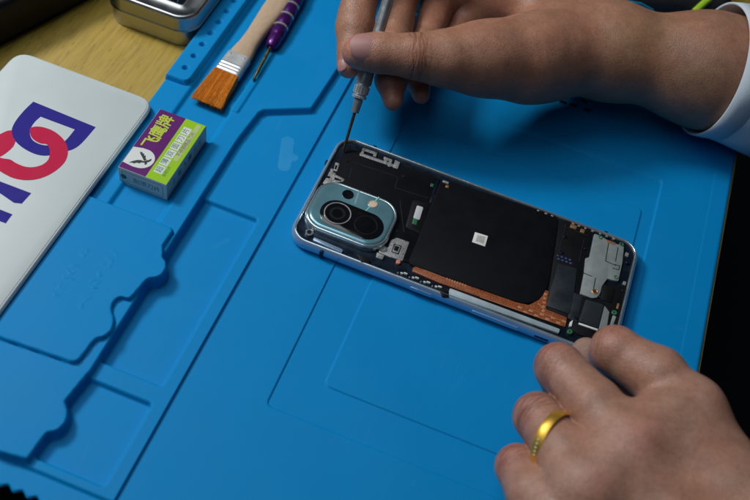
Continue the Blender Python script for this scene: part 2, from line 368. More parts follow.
for row, (x, n) in enumerate(((-15.9, 7), (-14.75, 8))):
    yy = -11.4
    for k in range(n):
        yy += .30+.14*(k*7 % 3)
        for q in range(2): MARKS.append((x+rng.uniform(-.16, .16), yy+rng.uniform(-.05, .05), .03, rng.uniform(.07, .16), rng.uniform(0, 3.1)))
def lin(a, b, s): return np.linspace(a, b, max(2, int(round((b-a)/s))+1))[:-1]
xs = np.concatenate([lin(-17.95, -9.5, .055), lin(-9.5, -9.05, .02), lin(-9.05, -5.75, .15), lin(-5.75, -5.35, .022), lin(-5.35, -3.85, .12), lin(-3.85, -3.4, .022), lin(-3.4, 7.4, .15), lin(7.4, 8.9, .04), lin(8.9, 11.1, .12), lin(11.1, 11.5, .03), lin(11.5, 12.25, .1), [12.25]])
ys = np.concatenate([lin(-19.25, -12.1, .055), lin(-12.1, -11.6, .022), lin(-11.6, -10.2, .055), lin(-10.2, -9.6, .022), lin(-9.6, 6.4, .055), lin(6.4, 6.9, .025), lin(6.9, 26, .09), [26]])
X, Y = np.meshgrid(xs, ys, indexing='ij'); H = mat_height(X, Y)
edge = np.minimum.reduce([X+17.95, 12.25-X, Y+19.25, 26-Y]); H = H-.09*np.clip(1-edge/.1, 0, 1)**2
Yo = Y.copy(); band = np.clip((-18.75-Y)/.5, 0, 1); Yo = Y+band*.17*np.sin(math.pi*X/.62)**2*(X < -10)
V = np.stack([X, Yo, H], -1).reshape(-1, 3); nx, ny = X.shape
I = np.arange(nx*ny).reshape(nx, ny)
Q = np.stack([I[:-1, :-1], I[1:, :-1], I[1:, 1:], I[:-1, 1:]], -1)
xc, yc = np.meshgrid((xs[:-1]+xs[1:])/2, (ys[:-1]+ys[1:])/2, indexing='ij')
region = np.where(xc > -9.2, 0, 1)
region = np.where((sd_poly(xc, yc, plate1) < .03) & (yc > -13.9), 3, region)
region = np.where(keyd(xc, yc) < 0, 4, region)
region = np.where((xc < -16.6) & (yc > 3.1), 2, region)
mat_root = empty('repair_mat', (-2.8, 3, DZ), 'bright blue silicone repair mat with moulded work area and parts trays', 'mat')
for k, nm in enumerate(('work_area', 'parts_tray', 'screw_strip', 'tray_plate', 'keyhole_mark')):
    q = Q[region == k]; used, inv = np.unique(q, return_inverse=True)
    mk(nm, V[used], inv.reshape(-1, 4), BLOB if k == 4 else SIL, mat_root, angle=180)
# skirt closing the mat edge down to the desk
ring = list(I[:, 0])+list(I[-1, 1:])+list(I[::-1, -1][1:])+list(I[0, ::-1][1:-1])
sv = [V[i] for i in ring]+[(V[i][0], V[i][1], DZ+.004) for i in ring]; n = len(ring)
mk('rim', sv, [(i, i+n, (i+1) % n+n, (i+1) % n) for i in range(n)], SIL, mat_root, angle=50)
k2 = [P(px, py, 0) for px, py in ((563, 102), (573, 105), (584, 101), (587, 110))]
for c in k2:
    a = rrect(c[0]-.22, c[1]-.13, c[0]+.22, c[1]+.13, .05, 2); v, f = layers(a, [(0, .004), (.02, .02)]); mk('slot_mark', v, f, INK, mat_root)

# ------------------------------------------------------------------ phone
ph = empty('smartphone', (0, 0, 0), 'opened smartphone without back cover, in a blue metal frame, on the mat', 'smartphone')
hl, hs = 8.17, 3.70
outl = rrect(-hl, -hs, hl, hs, .98, 12)
v, f = layers(outl, [(.30, .0), (.12, .03), (.03, .14), (0, .30), (0, .46), (.035, .60), (.09, .685), (.14, .715)], cap_top=False)
mk('frame', v, f, FRAME, ph, angle=60)
v, f = layers(outl, [(.14, .715), (.17, .725), (.21, .70), (.23, .60)], cap_bottom=False, cap_top=False)
mk('frame_lip', v, f, LIP, ph, angle=60)
v, f = layers(outl, [(.23, .60), (.5, .585)], cap_bottom=False); mk('chassis', v, f, FRAMED, ph)
# antenna breaks in the frame
for (x, y, w, d) in ((-6.3, -hs, .09, .05), (6.3, -hs, .09, .05), (-6.3, hs, .09, .05), (6.3, hs, .09, .05), (-hl, 1.6, .05, .09), (hl, -1.6, .05, .09)):
    v, f = prism([(x-w, y-d), (x+w, y-d), (x+w, y+d), (x-w, y+d)], .12, .62, .02); v = [(p[0], p[1], p[2]) for p in v]
    mk('antenna_break', v, f, pm_dark if 'pm_dark' in globals() else FRAMED, ph)
def pp(name, pts, z1, mat, z0=.58, b=.02, rnd=.06, parent=ph, label=None):
    poly = pxpoly(pts, z1)
    if rnd: poly = roundpoly(poly, rnd, 3)
    v, f = prism(poly, z0, z1, b); return mk(name, v, f, mat, parent, label=label)
ZT = .66
pp('upper_cover', [(349, 148), (438, 177), (437, 186), (430, 215), (412, 262), (406, 262), (330, 232), (312, 222), (318, 206), (338, 160)], .65, PAD, rnd=.25)
pad = pp('charging_pad', [(441.5, 178), (558, 216), (556.5, 232), (549, 283), (541, 299), (527, 304), (512, 300), (407, 263.5), (414, 248)], .70, PAD, rnd=.35, b=.03, label='large black wireless charging sheet')
pp('white_sticker', [(475, 232), (488, 236), (485, 246.5), (472, 242)], .712, WHITE, z0=.70, b=.002, rnd=.02, parent=pad)
pp('sticker_print', [(477.6, 234.6), (485.4, 237), (483.6, 243.6), (475.6, 241)], .716, CREAM, z0=.712, b=.001, rnd=.02, parent=pad)
# thin seam and tabs of the upper cover
pp('cable_slot', [(437, 178), (440, 179), (432, 203), (429, 203)], .662, FRAMED, z0=.65, rnd=0)
pp('green_tab', [(431, 183), (434, 184), (433, 187), (430, 186)], .668, GREEN, z0=.65, rnd=0)
# silver antenna pattern near the top edge
ant = MB()
for pts in ([(363, 147.5), (377, 152.5), (376, 155), (363.5, 150.5)], [(363, 147.5), (365.5, 148.5), (362.5, 156), (360, 155)], [(360, 152.5), (397, 165.5), (396, 168), (359.5, 155.3)], [(374, 152), (377, 153), (376, 157), (373, 156)],
            [(385, 157.5), (388, 158.5), (386, 164), (383, 163)], [(384, 156.5), (392, 159.5), (391, 161.8), (383.4, 159)], [(389.5, 159), (392.5, 160), (390, 167), (387.5, 166)], [(395, 160), (400, 162.2), (397.5, 169), (393, 167.5)]):
    ant.add(*prism(pxpoly(pts, .665), .65, .665+.0007*len(ant.v)/8, .002))
ant.build('antenna_pattern', PCB, ph)
ant = MB()
for i, pts in enumerate(([(335.5, 162), (339.6, 163.6), (337, 171.5), (333.5, 170.5)], [(331, 168), (334, 169.5), (332.5, 173), (329.8, 172)], [(329.5, 171.5), (336, 173), (334, 180), (325.5, 181)], [(333, 173.5), (344.6, 179), (343.5, 181.4), (331, 183)], [(326, 178), (334, 180), (330, 184.5), (322.5, 183.5)], [(321, 185), (325, 186), (323.5, 189.6), (320, 188)])):
    ant.add(*prism(roundpoly(pxpoly(pts, .665), .05, 2), .65, .665+.0008*i, .002))
ant.build('antenna_pattern', PCB, ph)
slots = MB()
for pts in ([(335.4, 165), (337.4, 165.7), (336, 169.6), (334.3, 169)], [(335, 177), (341.5, 180), (341, 181), (334, 179.5)], [(327, 175.5), (330.5, 176.5), (329.7, 178.5), (326.4, 177.6)]):
    slots.add(*prism(pxpoly(pts, .672), .66, .675, .001))
slots.build('antenna_slots', PAD, ph)
# camera module
def local_rr(c, ux, w, h, r, n=8):
    """rounded rectangle centred on c with x axis ux"""
    ux = np.array(ux)/np.linalg.norm(ux); uy = np.array([-ux[1], ux[0]])
    return [tuple(np.array(c)+ux*p[0]+uy*p[1]) for p in rrect(-w/2, -h/2, w/2, h/2, r, n)]
CZ = .92
cc = P(352, 213.5, CZ)[:2]
cam_w, cam_h = 4.2, 3.14
cm = local_rr(cc, (1, -.0), cam_w, cam_h, 1.02, 10)
cmod = mk('camera_module', *layers(cm, [(-.06, .6), (-.04, .72), (.0, CZ-.04), (.03, CZ), (.09, CZ+.005), (.12, CZ-.01)]), LIP, ph, angle=50, label='raised camera island with silver rim')
v, f = layers(cm, [(.12, CZ-.012), (.15, CZ+.03), (.22, CZ+.055), (.30, CZ+.06)]); mk('camera_glass', v, f, CAMGL, cmod, angle=50)
L2 = [P(*q, CZ+.06) for q in ((337.5, 214), (366, 225.5))]
la = np.array(L2[0][:2]); lb = np.array(L2[1][:2]); lc = (la+lb)/2
pill = local_rr(lc, (lb-la), np.linalg.norm(lb-la)+1.72, 1.62, .80, 14)
v, f = layers(pill, [(0, CZ+.055), (.0, CZ+.085), (.03, CZ+.095)]); mk('lens_panel', v, f, GLASSB, cmod)
def disc(c, r, z0, z1, b=.01, n=32): return layers([(c[0]+r*math.cos(2*math.pi*k/n), c[1]+r*math.sin(2*math.pi*k/n)) for k in range(n)], [(0, z0), (0, z1-b), (b, z1)])
def ringm(c, r0, r1, z0, z1, n=48):
    prof = [(r1, z0), (r1, z1-.01), (r1-.012, z1), (r0+.012, z1), (r0, z1-.01), (r0, z0)]; v = []; f = []
    for r, z in prof:
        v += [(c[0]+r*math.cos(2*math.pi*k/n), c[1]+r*math.sin(2*math.pi*k/n), z) for k in range(n)]
    for k in range(len(prof)-1):
        for i in range(n): j = (i+1) % n; f.append((k*n+i, k*n+j, (k+1)*n+j, (k+1)*n+i))
    return v, f
lens = mk('main_lens', *ringm(la, .61, .67, CZ+.09, CZ+.14), CHROME, cmod, label='lens with bright silver ring')
mk('lens_glass', *disc(la, .61, CZ+.09, CZ+.115), GLASSB, cmod)
mk('lens_barrel', *ringm(la, .26, .40, CZ+.11, CZ+.122), BLACK, cmod)
mk('wide_lens', *ringm(lb, .52, .58, CZ+.09, CZ+.105), BLACK, cmod); mk('lens_glass', *disc(lb, .25, CZ+.09, CZ+.108), GLASSB, cmod)
c3 = P(348, 194.5, CZ+.06)[:2]; mk('small_lens', *disc(c3, .27, CZ+.055, CZ+.08), GLASSB, cmod); mk('small_lens_ring', *ringm(c3, .255, .29, CZ+.055, CZ+.085), FRAMED, cmod)
c4 = P(373, 204, CZ+.06)[:2]; mk('flash', *disc(c4, .215, CZ+.055, CZ+.082, .03), pm('flash lens', (.72, .56, .40), rough=.25, var=.3, vscale=400, coat=.5), cmod); mk('flash_ring', *ringm(c4, .20, .245, CZ+.055, CZ+.085), CHROME, cmod)
g = MB(); 
for a, b, w in (((379, 197), (364.5, 212), .035),):
    A = P(*a, CZ+.06); B = P(*b, CZ+.06); d = (B-A)[:2]; d /= np.linalg.norm(d); nn = np.array([-d[1], d[0]])*w
    g.add(*prism([tuple(A[:2]-nn), tuple(B[:2]-nn*.4), tuple(B[:2]+nn*.4), tuple(A[:2]+nn)], CZ+.055, CZ+.0635, .001))
g.build('flash_line', pm('mint line', (.2, .75, .6), rough=.4), cmod)
g = MB(); A = P(359.5, 190.5, CZ+.06); B = P(355, 204, CZ+.06)
for k in range(9):
    c = A+(B-A)*(k+.5)/9; g.add(*prism(rrect(c[0]-.045, c[1]-.035, c[0]+.045, c[1]+.035, .01, 1), CZ+.055, CZ+.0635, .001))
g.build('lens_caption', pm('caption print', (.25, .38, .42), rough=.5), cmod)
# feet of the camera bracket, screws
for q, r in (((309.5, 232), .2), ((383, 248.5), .2)):
    c = P(*q, .7); b = mk('screw_boss', *ringm(c, r*.55, r, .6, .70, 20), LIP, ph); mk('screw', *disc(c, r*.5, .6, .665, .02, 16), BLACK, b)
# shield with inner square, beside the camera
sh = pp('shield_plate', [(397, 237.5), (409.5, 242), (402.5, 261), (393, 257.6), (390, 257), (378.5, 252), (381, 246.5), (388, 247.5), (391, 240)], .672, PCB, rnd=.05)
pp('shield_slot', [(394, 243.5), (401.8, 246), (398.6, 254.6), (391, 252)], .678, FRAMED, z0=.672, b=.001, rnd=.02, parent=sh)
pp('shield_face', [(395, 244.6), (400.6, 246.4), (397.9, 253.4), (392.3, 251.4)], .684, PCB, z0=.672, b=.001, rnd=.02, parent=sh)
pp('shield_chip', [(395, 245.5), (399.6, 247), (397.4, 251.4), (393.4, 250)], .69, BLACK, z0=.672, b=.001, rnd=.02, parent=sh)
pp('pink_sensor', [(396.5, 259), (401, 260.3), (400, 264), (395.8, 263)], .70, pm('pink dot', (.62, .22, .16), rough=.3), rnd=.12)
pp('white_pad', [(377, 252), (384.5, 255), (382.4, 259.5), (376, 257)], .668, PCB, rnd=.05)
# connector
cn = pp('connector', [(417, 205), (423.6, 207.2), (419.6, 220), (413.2, 217.7)], .70, pm('pale connector', (.52, .55, .58), rough=.45, var=.1), rnd=.08)
pp('connector_tail', [(413, 218), (417.8, 219.7), (416.4, 225), (412, 223.4)], .685, GREEN, rnd=.04, parent=cn)
pp('connector_bay', [(413, 199), (430, 204), (421, 232), (405, 227)], .655, BLACK, rnd=.15)
# orange flex cable
fx = pp('flex_cable', [(413.5, 266.5), (420, 267), (443, 277), (466, 284.5), (470, 286), (516, 302), (529, 305), (540, 299), (543, 289.5), (549, 291), (546, 309), (567, 317.5), (565.5, 327), (468, 292.5), (440, 283), (412, 271)], .675, FLEX, rnd=.08)
g = MB()
for k in range(9):
    t = k/8; c = P(520+44*t, 307.5+14*t+(3 if k % 2 else 0), .68); g.add(*prism(rrect(c[0]-.11, c[1]-.05, c[0]+.1, c[1]+.06, .03, 2), .675, .680+.0004*k, .001))
for k in range(5):
    c = P(545.5-.6*k, 294+4.2*k, .68); g.add(*prism(rrect(c[0]-.07, c[1]-.07, c[0]+.07, c[1]+.05, .02, 2), .675, .681+.0004*k, .001))
for k in range(8):
    c = P(447+2.6*k, 279+.92*k, .68); g.add(*prism(rrect(c[0]-.025, c[1]-.07, c[0]+.025, c[1]+.07, .01, 1), .675, .680, .001))
for a, b in (((480, 297), (562, 325.5)), ((424, 270), (470, 287.5)), ((530, 309), (563, 321)), ((538, 303), (545, 311))):
    g.add(*tube([P(*a, .677), P(*b, .677)], .018, 6))
g.build('flex_traces', TRACE, fx)
# lower modules
pp('side_bay', [(560, 216), (592, 227), (588, 262), (583, 292), (575, 322), (547, 309), (549, 286), (557, 236)], .64, BLACK, rnd=.1)
tp = pp('tape_flap', [(558.5, 263), (577, 268.5), (574.5, 290), (570, 314), (546.5, 306), (550, 289), (555, 276)], .69, PADG, rnd=.05, label='dark grey adhesive tape flap')
pp('tape_flap', [(573, 292), (583, 296), (577, 322), (568, 318)], .675, PADG, rnd=.05)
g = MB()
for k in range(4):
    for j in range(2): c = P(558+4*k+.6*j, 255.5+1.4*k+3.4*j, .66); g.add(*prism(rrect(c[0]-.06, c[1]-.045, c[0]+.06, c[1]+.045, .02, 1), .64, .66, .002))
g.build('blue_print', pm('blue print', (.05, .09, .25), rough=.4), ph)
ms = pp('metal_shield', [(594.5, 233.5), (601, 236), (609, 241), (624, 246.5), (622.6, 262), (619.5, 276), (618.5, 281), (612, 280), (607.5, 278.5), (602, 286), (600.5, 293), (597, 297.5), (592, 298), (580, 293.6), (584, 273), (585.5, 258), (589.5, 257)], .71, STEEL, rnd=.05, label='grey metal shield over the lower board')
g = MB()
for a, b in (((608.5, 243), (605.5, 261)), ((605.5, 261), (616, 265.5)), ((618, 247.5), (615.5, 261)), ((583.5, 273), (592, 276.5)), ((595.5, 278), (593, 292)), ((614, 264.5), (620, 266)), ((619.7, 266), (618.8, 269.5)), ((612.5, 268), (619, 270))):
    g.add(*tube([P(*a, .709), P(*b, .709)], .022, 6))
g.build('shield_groove', INK, ms)
for q in ((595, 291.5),): 
    c = P(*q, .72); mk('copper_screw', *ringm(c, .1, .16, .70, .74, 16), GOLDC, ph); mk('screw', *disc(c, .1, .70, .725, .02, 12), BROWN, ph)
for q in ((616, 277.5), (600.5, 237.5), (621.5, 244.5)):
    c = P(*q, .70); mk('solder_dot', *ringm(c, .05, .12, .66, .73, 14), GREEN, ph)
for q in ((570, 331.5), (614.5, 312.5)):
    c = P(*q, .70); b = mk('solder_dot', *ringm(c, .04, .13, .6, .71, 14), GREEN, ph)
pp('speaker_bay', [(583, 296), (603, 299), (613, 285), (627, 287), (618, 330), (604, 342), (580, 335), (568, 328), (577, 318)], .645, BLACK, rnd=.12)
pp('speaker_module', [(586, 299), (604, 304.5), (598.5, 328), (579, 321)], .70, pm('speaker black', (.02, .026, .033), rough=.4, var=.2), rnd=.08, b=.03)
pp('vibration_motor', [(603, 283), (616, 287.5), (612, 303), (600, 299)], .69, BLACK, rnd=.15, b=.04)
pp('metal_bracket', [(604.8, 305.6), (609.5, 312), (607, 327), (598.8, 329.5)], .695, STEEL, rnd=.05)
pp('metal_bracket', [(613, 315), (616.5, 316.5), (613, 326), (610, 325)], .69, STEEL, rnd=.04)
pp('white_strip', [(579, 322.6), (598, 329), (597.4, 330.6), (578.6, 324.2)], .70, WHITE, rnd=0, b=.004)
pp('white_strip', [(570, 322), (573, 320), (571.5, 326.5), (569.4, 326)], .70, WHITE, rnd=.03, b=.004)
pp('copper_pad', [(617.5, 303), (619.6, 303.6), (618.2, 309), (616.4, 308.4)], .68, GOLDC, rnd=.03, b=.004)
pp('copper_pad', [(606.5, 239.5), (615.5, 242.6), (615, 245), (606, 242)], .72, GOLDC, rnd=.03, b=.004)
# small parts along the two long sides
g = MB(); g2 = MB(); g3 = MB()
for k in range(12):
    t = k/11; x, y = 398+42*t, 272.5+16.5*t; c = P(x, y-1.2*(k % 3), .70); w = .03+.03*(k % 3)
    (g if k % 3 else g2).add(*prism(rrect(c[0]-w, c[1]-.03, c[0]+w, c[1]+.03, .01, 2), .6, .700+.001*k, .004))
for k in range(38):
    x = -6.6+k*.36+rng.uniform(-.05, .05); 
    if x < 2.5 or 3.6 < x < 4.4: continue
    g3.add(*prism(rrect(x-.06, 3.33, x+.03+.05*rng.random(), 3.42, .01, 1), .6, .69+.0005*k, .004))
g.build('side_contacts', WHITE, ph); g2.build('side_contacts', PCB, ph); g3.build('spring_contacts', PCB, ph)
pp('flex_contact', [(443, 180), (449, 182), (448.3, 184), (442.3, 182)], .715, PCB, rnd=.03, b=.002)
pp('side_slot', [(357, 254), (370, 259), (369, 263.5), (361, 262)], .735, BLACK, z0=.66, rnd=.05, b=.004)
pp('side_strip', [(314, 237), (343, 249.5), (342, 252.5), (313, 240)], .70, FRAME, rnd=.05, b=.01)
pp('side_strip', [(450, 288), (560, 329), (559, 333), (448, 294)], .70, pm('pale silver strip', (.42, .52, .58), rough=.3, metal=.2, var=.3, vscale=120), rnd=.05, b=.02)
pp('side_seal', [(437, 288), (449, 291), (449, 297), (443, 296)], .72, BLACK, rnd=.05, b=.01)
# small screws, seams and foil edges that break up the black covers
for q in ((347, 160), (404, 176), (434, 196), (397, 231), (565, 236), (586, 248), (562, 252), (601, 296), (576, 318), (628, 262), (624, 290), (318, 214), (433, 222)):
    c = P(*q, .69); b = mk('screw', *disc(c, .10, .62, .685, .02, 16), FRAMED, ph); mk('screw_slot', *disc(c, .045, .66, .688, .004, 6), BLACK, b)
g = MB()
for a, b in (((352, 162), (398, 177)), ((398, 177), (395, 188)), ((395, 188), (428, 198)), ((400, 200), (404, 232)), ((562, 226), (588, 236)), ((566, 224), (558, 256)), ((584, 240), (579, 262)), ((408, 228), (428, 236)), ((352, 168), (349, 178))):
    mk('cover_seam', *tube([P(*a, .655), P(*b, .655)], .018, 6), PADG, ph)
pp('copper_contact', [(446, 184.5), (449, 185.5), (448.4, 188), (445.4, 187)], .712, GOLDC, z0=.69, rnd=0, b=.002)
for q0, q1 in (((571, 224), (577, 226)), ((581, 228.5), (585, 230)), ((626, 252), (629, 253.5)), ((623.6, 281), (626.5, 282))):
    pp('board_part', [q0, q1, (q1[0]-1, q1[1]+3.2), (q0[0]-1, q0[1]+3.2)], .69, GOLDC if q0[0] < 600 else PCB, rnd=0, b=.004)
# button and slot on the long side face
def side_box(x0, x1, z0, z1, mat, name, d=.03):
    y = -hs; v, f = prism(rrect(x0, z0, x1, z1, min(.07, (z1-z0)*.45), 4), 0, 1, 0); v = [(p[0], y+.02-(d+.02)*p[2], p[1]) for p in v]; mk(name, v, f[::-1], mat, ph)
side_box(1.3, 3.6, .27, .50, FRAME, 'volume_button', .035); side_box(4.4, 5.1, .3, .42, BLACK, 'side_port', .006)
side_box(-1.8, -.7, .27, .50, FRAME, 'power_button', .035)

# ------------------------------------------------------------------ white sign
SZ = PLT+.30
tl, tr, br = P(8, 56, SZ), P(158, 102, SZ), P(0, 316, SZ)
sx1, sy1 = -17.42, P(100, 80, SZ)[1]
so = roundpoly([(-25.2, sy1), (sx1, sy1), (sx1, -15.5), (-25.2, -15.5)], .9, 6)
sg = empty('sign_board', ((-25.2+sx1)/2, -7, DZ), 'white rounded plastic board printed with a blue and red interlocking emblem', 'sign')
v, f = layers(so, [(.0, SZ-.26), (-.03, SZ-.2), (0, SZ-.1), (.06, SZ-.04), (.13, SZ-.03)]); mk('clear_edge', v, f, SIGNE, sg)
v, f = layers(so, [(.12, SZ-.2), (.12, SZ-.01), (.14, SZ)]); mk('panel', v, f, SIGNW, sg)
v, f = layers(rrect(-24.9, -15.2, -18.2, sy1-.5, .4), [(0, DZ+.003), (0, SZ-.255)]); mk('backing', v, f, SIGNW, sg)
def lp(pts): return [tuple(P(x/3.448, 90+y/3.448, SZ)[:2]) for x, y in pts]
def flat(name, pts, z, mat, parent, smooth_r=0):
    poly = lp(pts); poly = roundpoly(poly, smooth_r, 4) if smooth_r else poly
    return poly
def bez(pts, n=5):
    """closed Catmull-Rom through pts (tuples); a third entry 1 marks a sharp corner"""
    out = []; N = len(pts)
    for i in range(N):
        p0, p1, p2, p3 = (np.array(pts[(i+k-1) % N][:2], float) for k in range(4))
        if len(pts[i]) > 2: p0 = p1
        if len(pts[(i+1) % N]) > 2: p3 = p2
        for k in range(n):
            t = k/n; out.append(tuple(.5*((2*p1)+(-p0+p2)*t+(2*p0-5*p1+4*p2-p3)*t*t+(-p0+3*p1-3*p2+p3)*t**3)))
    return out
b_out = [(115, 40, 1), (330, 128, 1), (285, 180), (255, 203), (225, 212), (168, 226), (125, 222), (80, 200), (50, 172), (40, 142), (52, 110), (82, 72)]
b_in = [(140, 92, 1), (258, 136, 1), (228, 172), (200, 190), (162, 191), (135, 186), (112, 172), (103, 150), (108, 128), (122, 108)]
bm = bmesh.new()
def loop(pts): 
    vs = [bm.verts.new((x, y, SZ+.006)) for x, y in lp(pts)]
    for i in range(len(vs)): bm.edges.new((vs[i], vs[(i+1) % len(vs)]))
loop(bez(b_out)); loop(bez(b_in)); bmesh.ops.triangle_fill(bm, edges=bm.edges[:], use_beauty=True, normal=(0, 0, 1)); bm.verts.index_update()
mk('blue_emblem', [v.co[:] for v in bm.verts], [[v.index for v in f.verts] for f in bm.faces], NAVY, sg); bm.free()
r_main = [(103, 142), (106, 131), (125, 126), (155, 130), (190, 145), (220, 172), (234, 205), (228, 240), (205, 268), (170, 292), (130, 307), (90, 311), (50, 305), (20, 292), (-16, 270, 1), (-16, 228, 1), (10, 236), (35, 240), (55, 252), (85, 264), (115, 266), (145, 258), (165, 242), (172, 220), (170, 200), (160, 187), (140, 184), (120, 174), (107, 160)]
r_left = [(-16, 160, 1), (5, 150), (25, 141), (41, 139, 1), (42, 150), (47, 168), (54, 176, 1), (46, 194), (30, 210), (8, 226), (-16, 236, 1)]
for pts in (r_main, r_left):
    v = [(x, y, SZ+.012) for x, y in lp(bez(pts))]; bm = bmesh.new(); bm.faces.new([bm.verts.new(p) for p in v]); bmesh.ops.triangulate(bm, faces=bm.faces[:]); bm.verts.index_update()
    mk('red_emblem', [q.co[:] for q in bm.verts], [[q.index for q in f_.verts] for f_ in bm.faces], RED, sg); bm.free()
for pts in ([(-30, 302), (0, 315), (108, 356), (75, 392), (48, 389), (0, 356), (-30, 335)], [(-30, 400), (0, 412), (43, 429), (20, 460), (-30, 442)]):
    v = [(x, y, SZ+.006) for x, y in lp(pts)]; mk('blue_letter', v, [tuple(range(len(v)))[::-1]], NAVY, sg)

# ------------------------------------------------------------------ blade box
BX0, BX1, BY0, BY1, BZ0, BZ1 = -16.72, -14.2, -4.0, .25, CHF+.01, 1.50
bx = empty('blade_box', ((BX0+BX1)/2, (BY0+BY1)/2, BZ0), 'small purple and lime green cardboard box with an eagle badge, in the mat tray', 'box')
v, f = layers([(BX0, BY0), (BX1, BY0), (BX1, BY1), (BX0, BY1)], [(.02, BZ0), (0, BZ0+.02), (0, BZ1-.025), (.01, BZ1-.008), (.025, BZ1)]); mk('carton', v, f, BCARD, bx)
T = BZ1+.003; split = BX0+1.42
def quad(x0, y0, x1, y1, z): return [(x0, y0, z), (x1, y0, z), (x1, y1, z), (x0, y1, z)], [(0, 1, 2, 3)]
mk('purple_panel', *quad(BX0+.02, BY0+.02, split, BY1-.02, T), BPURP, bx); mk('lime_panel', *quad(split, BY0+.02, BX1-.02, BY1-.02, T), BLIME, bx)
# eagle badge
c0 = (BX0+.78, BY0+.95); arc = [(c0[0]-.74, c0[1]-.58), (c0[0]-.2, c0[1]-.64)]+[(c0[0]-.05+.62*math.cos(math.radians(a)), c0[1]+.62*math.sin(math.radians(a))) for a in range(-85, 91, 12)]+[(c0[0]-.3, c0[1]+.60), (c0[0]-.74, c0[1]+.48)]
bd = mk('badge', *layers(arc, [(0, T), (0, T+.004)]), BWHITE, bx)
e = MB()
def feather(pts, z): e.add([(c0[0]+x, c0[1]+y, z) for x, y in pts], [tuple(range(len(pts)))])
Z = T+.008
feather([(.12, -.10), (.0, .02), (-.12, .12), (-.24, .22), (-.34, .36), (-.26, .32), (-.22, .38), (-.14, .28), (-.1, .33), (-.02, .2), (.04, .24), (.1, .1), (.2, .02)], Z)
feather([(.1, -.12), (-.05, -.12), (-.2, -.2), (-.36, -.36), (-.46, -.52), (-.3, -.44), (-.22, -.46), (-.12, -.34), (0, -.34), (.06, -.24), (.18, -.2)], Z+.001)
feather([(.1, -.15), (.22, .0), (.3, .05), (.36, .18), (.42, .1), (.38, -.02), (.3, -.12), (.34, -.24), (.26, -.3), (.2, -.2)], Z+.002)
e.build('eagle_emblem', INK, bd)
def boxtext(name, body, size, x, y, z, mat): mk(name, *text_geo(body, size, (x, y, z), (0, 1, 0), (-1, 0, 0)), mat, bx, smooth=False)
def bold(name, body, size, x, y, z, mat):
    g = MB(); k = 0
    for dx in (-.016, 0, .016):
        for dy in (-.016, 0, .016): g.add(*text_geo(body, size, (x+dx, y+dy, z+.0006*k), (0, 1, 0), (-1, 0, 0))); k += 1
    g.build(name, mat, bx, smooth=False)
bold('brand_writing', '飞', .80, BX0+.66, BY0+2.05, T+.004, GLYPH)
bold('brand_writing', '鹰', .80, BX0+.66, BY0+2.82, T+.004, GLYPH)
bold('brand_writing', '牌', .80, BX0+.66, BY0+3.60, T+.004, GLYPH)
for k, ch in enumerate('超薄双面刀片'):
    y = BY0+.72+k*.55; v, f = quad(split+.17, y-.24, split+.60, y+.24, T+.003); mk('white_tile', v, f, BWHITE, bx); boxtext('tile_writing', ch, .37, split+.385, y+.0, T+.007, INKG)
v, f = layers(rrect(split+.66, BY0+1.5, split+.90, BY1-.12, .1), [(0, T+.002), (0, T+.004)]); mk('pale_band', v, f, pm('pale lime', (.45, .56, .22), rough=.5), bx)
boxtext('small_writing', '不锈钢精品刀片', .25, split+.78, BY0+2.7, T+.008, GLYPHP); boxtext('small_writing', '刮须刀片', .17, split+.74, BY0+.75, T+.007, INKG)
g = MB()
xx = BX1+.004
for k, (ch) in enumerate('上海飞鹰刀片'): g.add(*text_geo(ch, .42, (xx, BY0+.75+k*.55, (BZ0+BZ1)/2+.06), (0, 1, 0), (0, 0, 1)))
g.add(*text_geo('BLADES', .18, (xx, (BY0+BY1)/2, BZ0+.2), (0, 1, 0), (0, 0, 1))) if False else None
g.build('side_writing', pm('slate ink', (.03, .06, .10), rough=.5), bx, smooth=False)
g = MB(); yy = BY0-.004
ring_o = [((BX0+.18), BZ0+.14), (BX1-.18, BZ0+.14), (BX1-.18, BZ1-.2), (BX0+.18, BZ1-.2)]
for (x0, z0, x1, z1) in ((BX0+.16, BZ0+.13, BX1-.2, BZ0+.15), (BX0+.16, BZ1-.2, BX1-.2, BZ1-.18), (BX0+.16, BZ0+.15, BX0+.18, BZ1-.2), (BX1-.22, BZ0+.15, BX1-.2, BZ1-.2)):
    g.add([(x0, yy, z0), (x1, yy, z0), (x1, yy, z1), (x0, yy, z1)], [(0, 1, 2, 3)])
g.add(*text_geo('刮须刀片', .36, ((BX0+BX1)/2+.2, yy, (BZ0+BZ1)/2-.03), (1, 0, 0), (0, 0, 1)))
g.build('end_writing', INKG, bx, smooth=False)
g = MB(); g.add([(BX0+.25+.16*math.cos(a)*1, yy-.001, (BZ0+BZ1)/2+.16*math.sin(a)) for a in np.linspace(0, 2*math.pi, 18)[:-1]], [tuple(range(17))]); g.build('end_badge', INKG, bx)

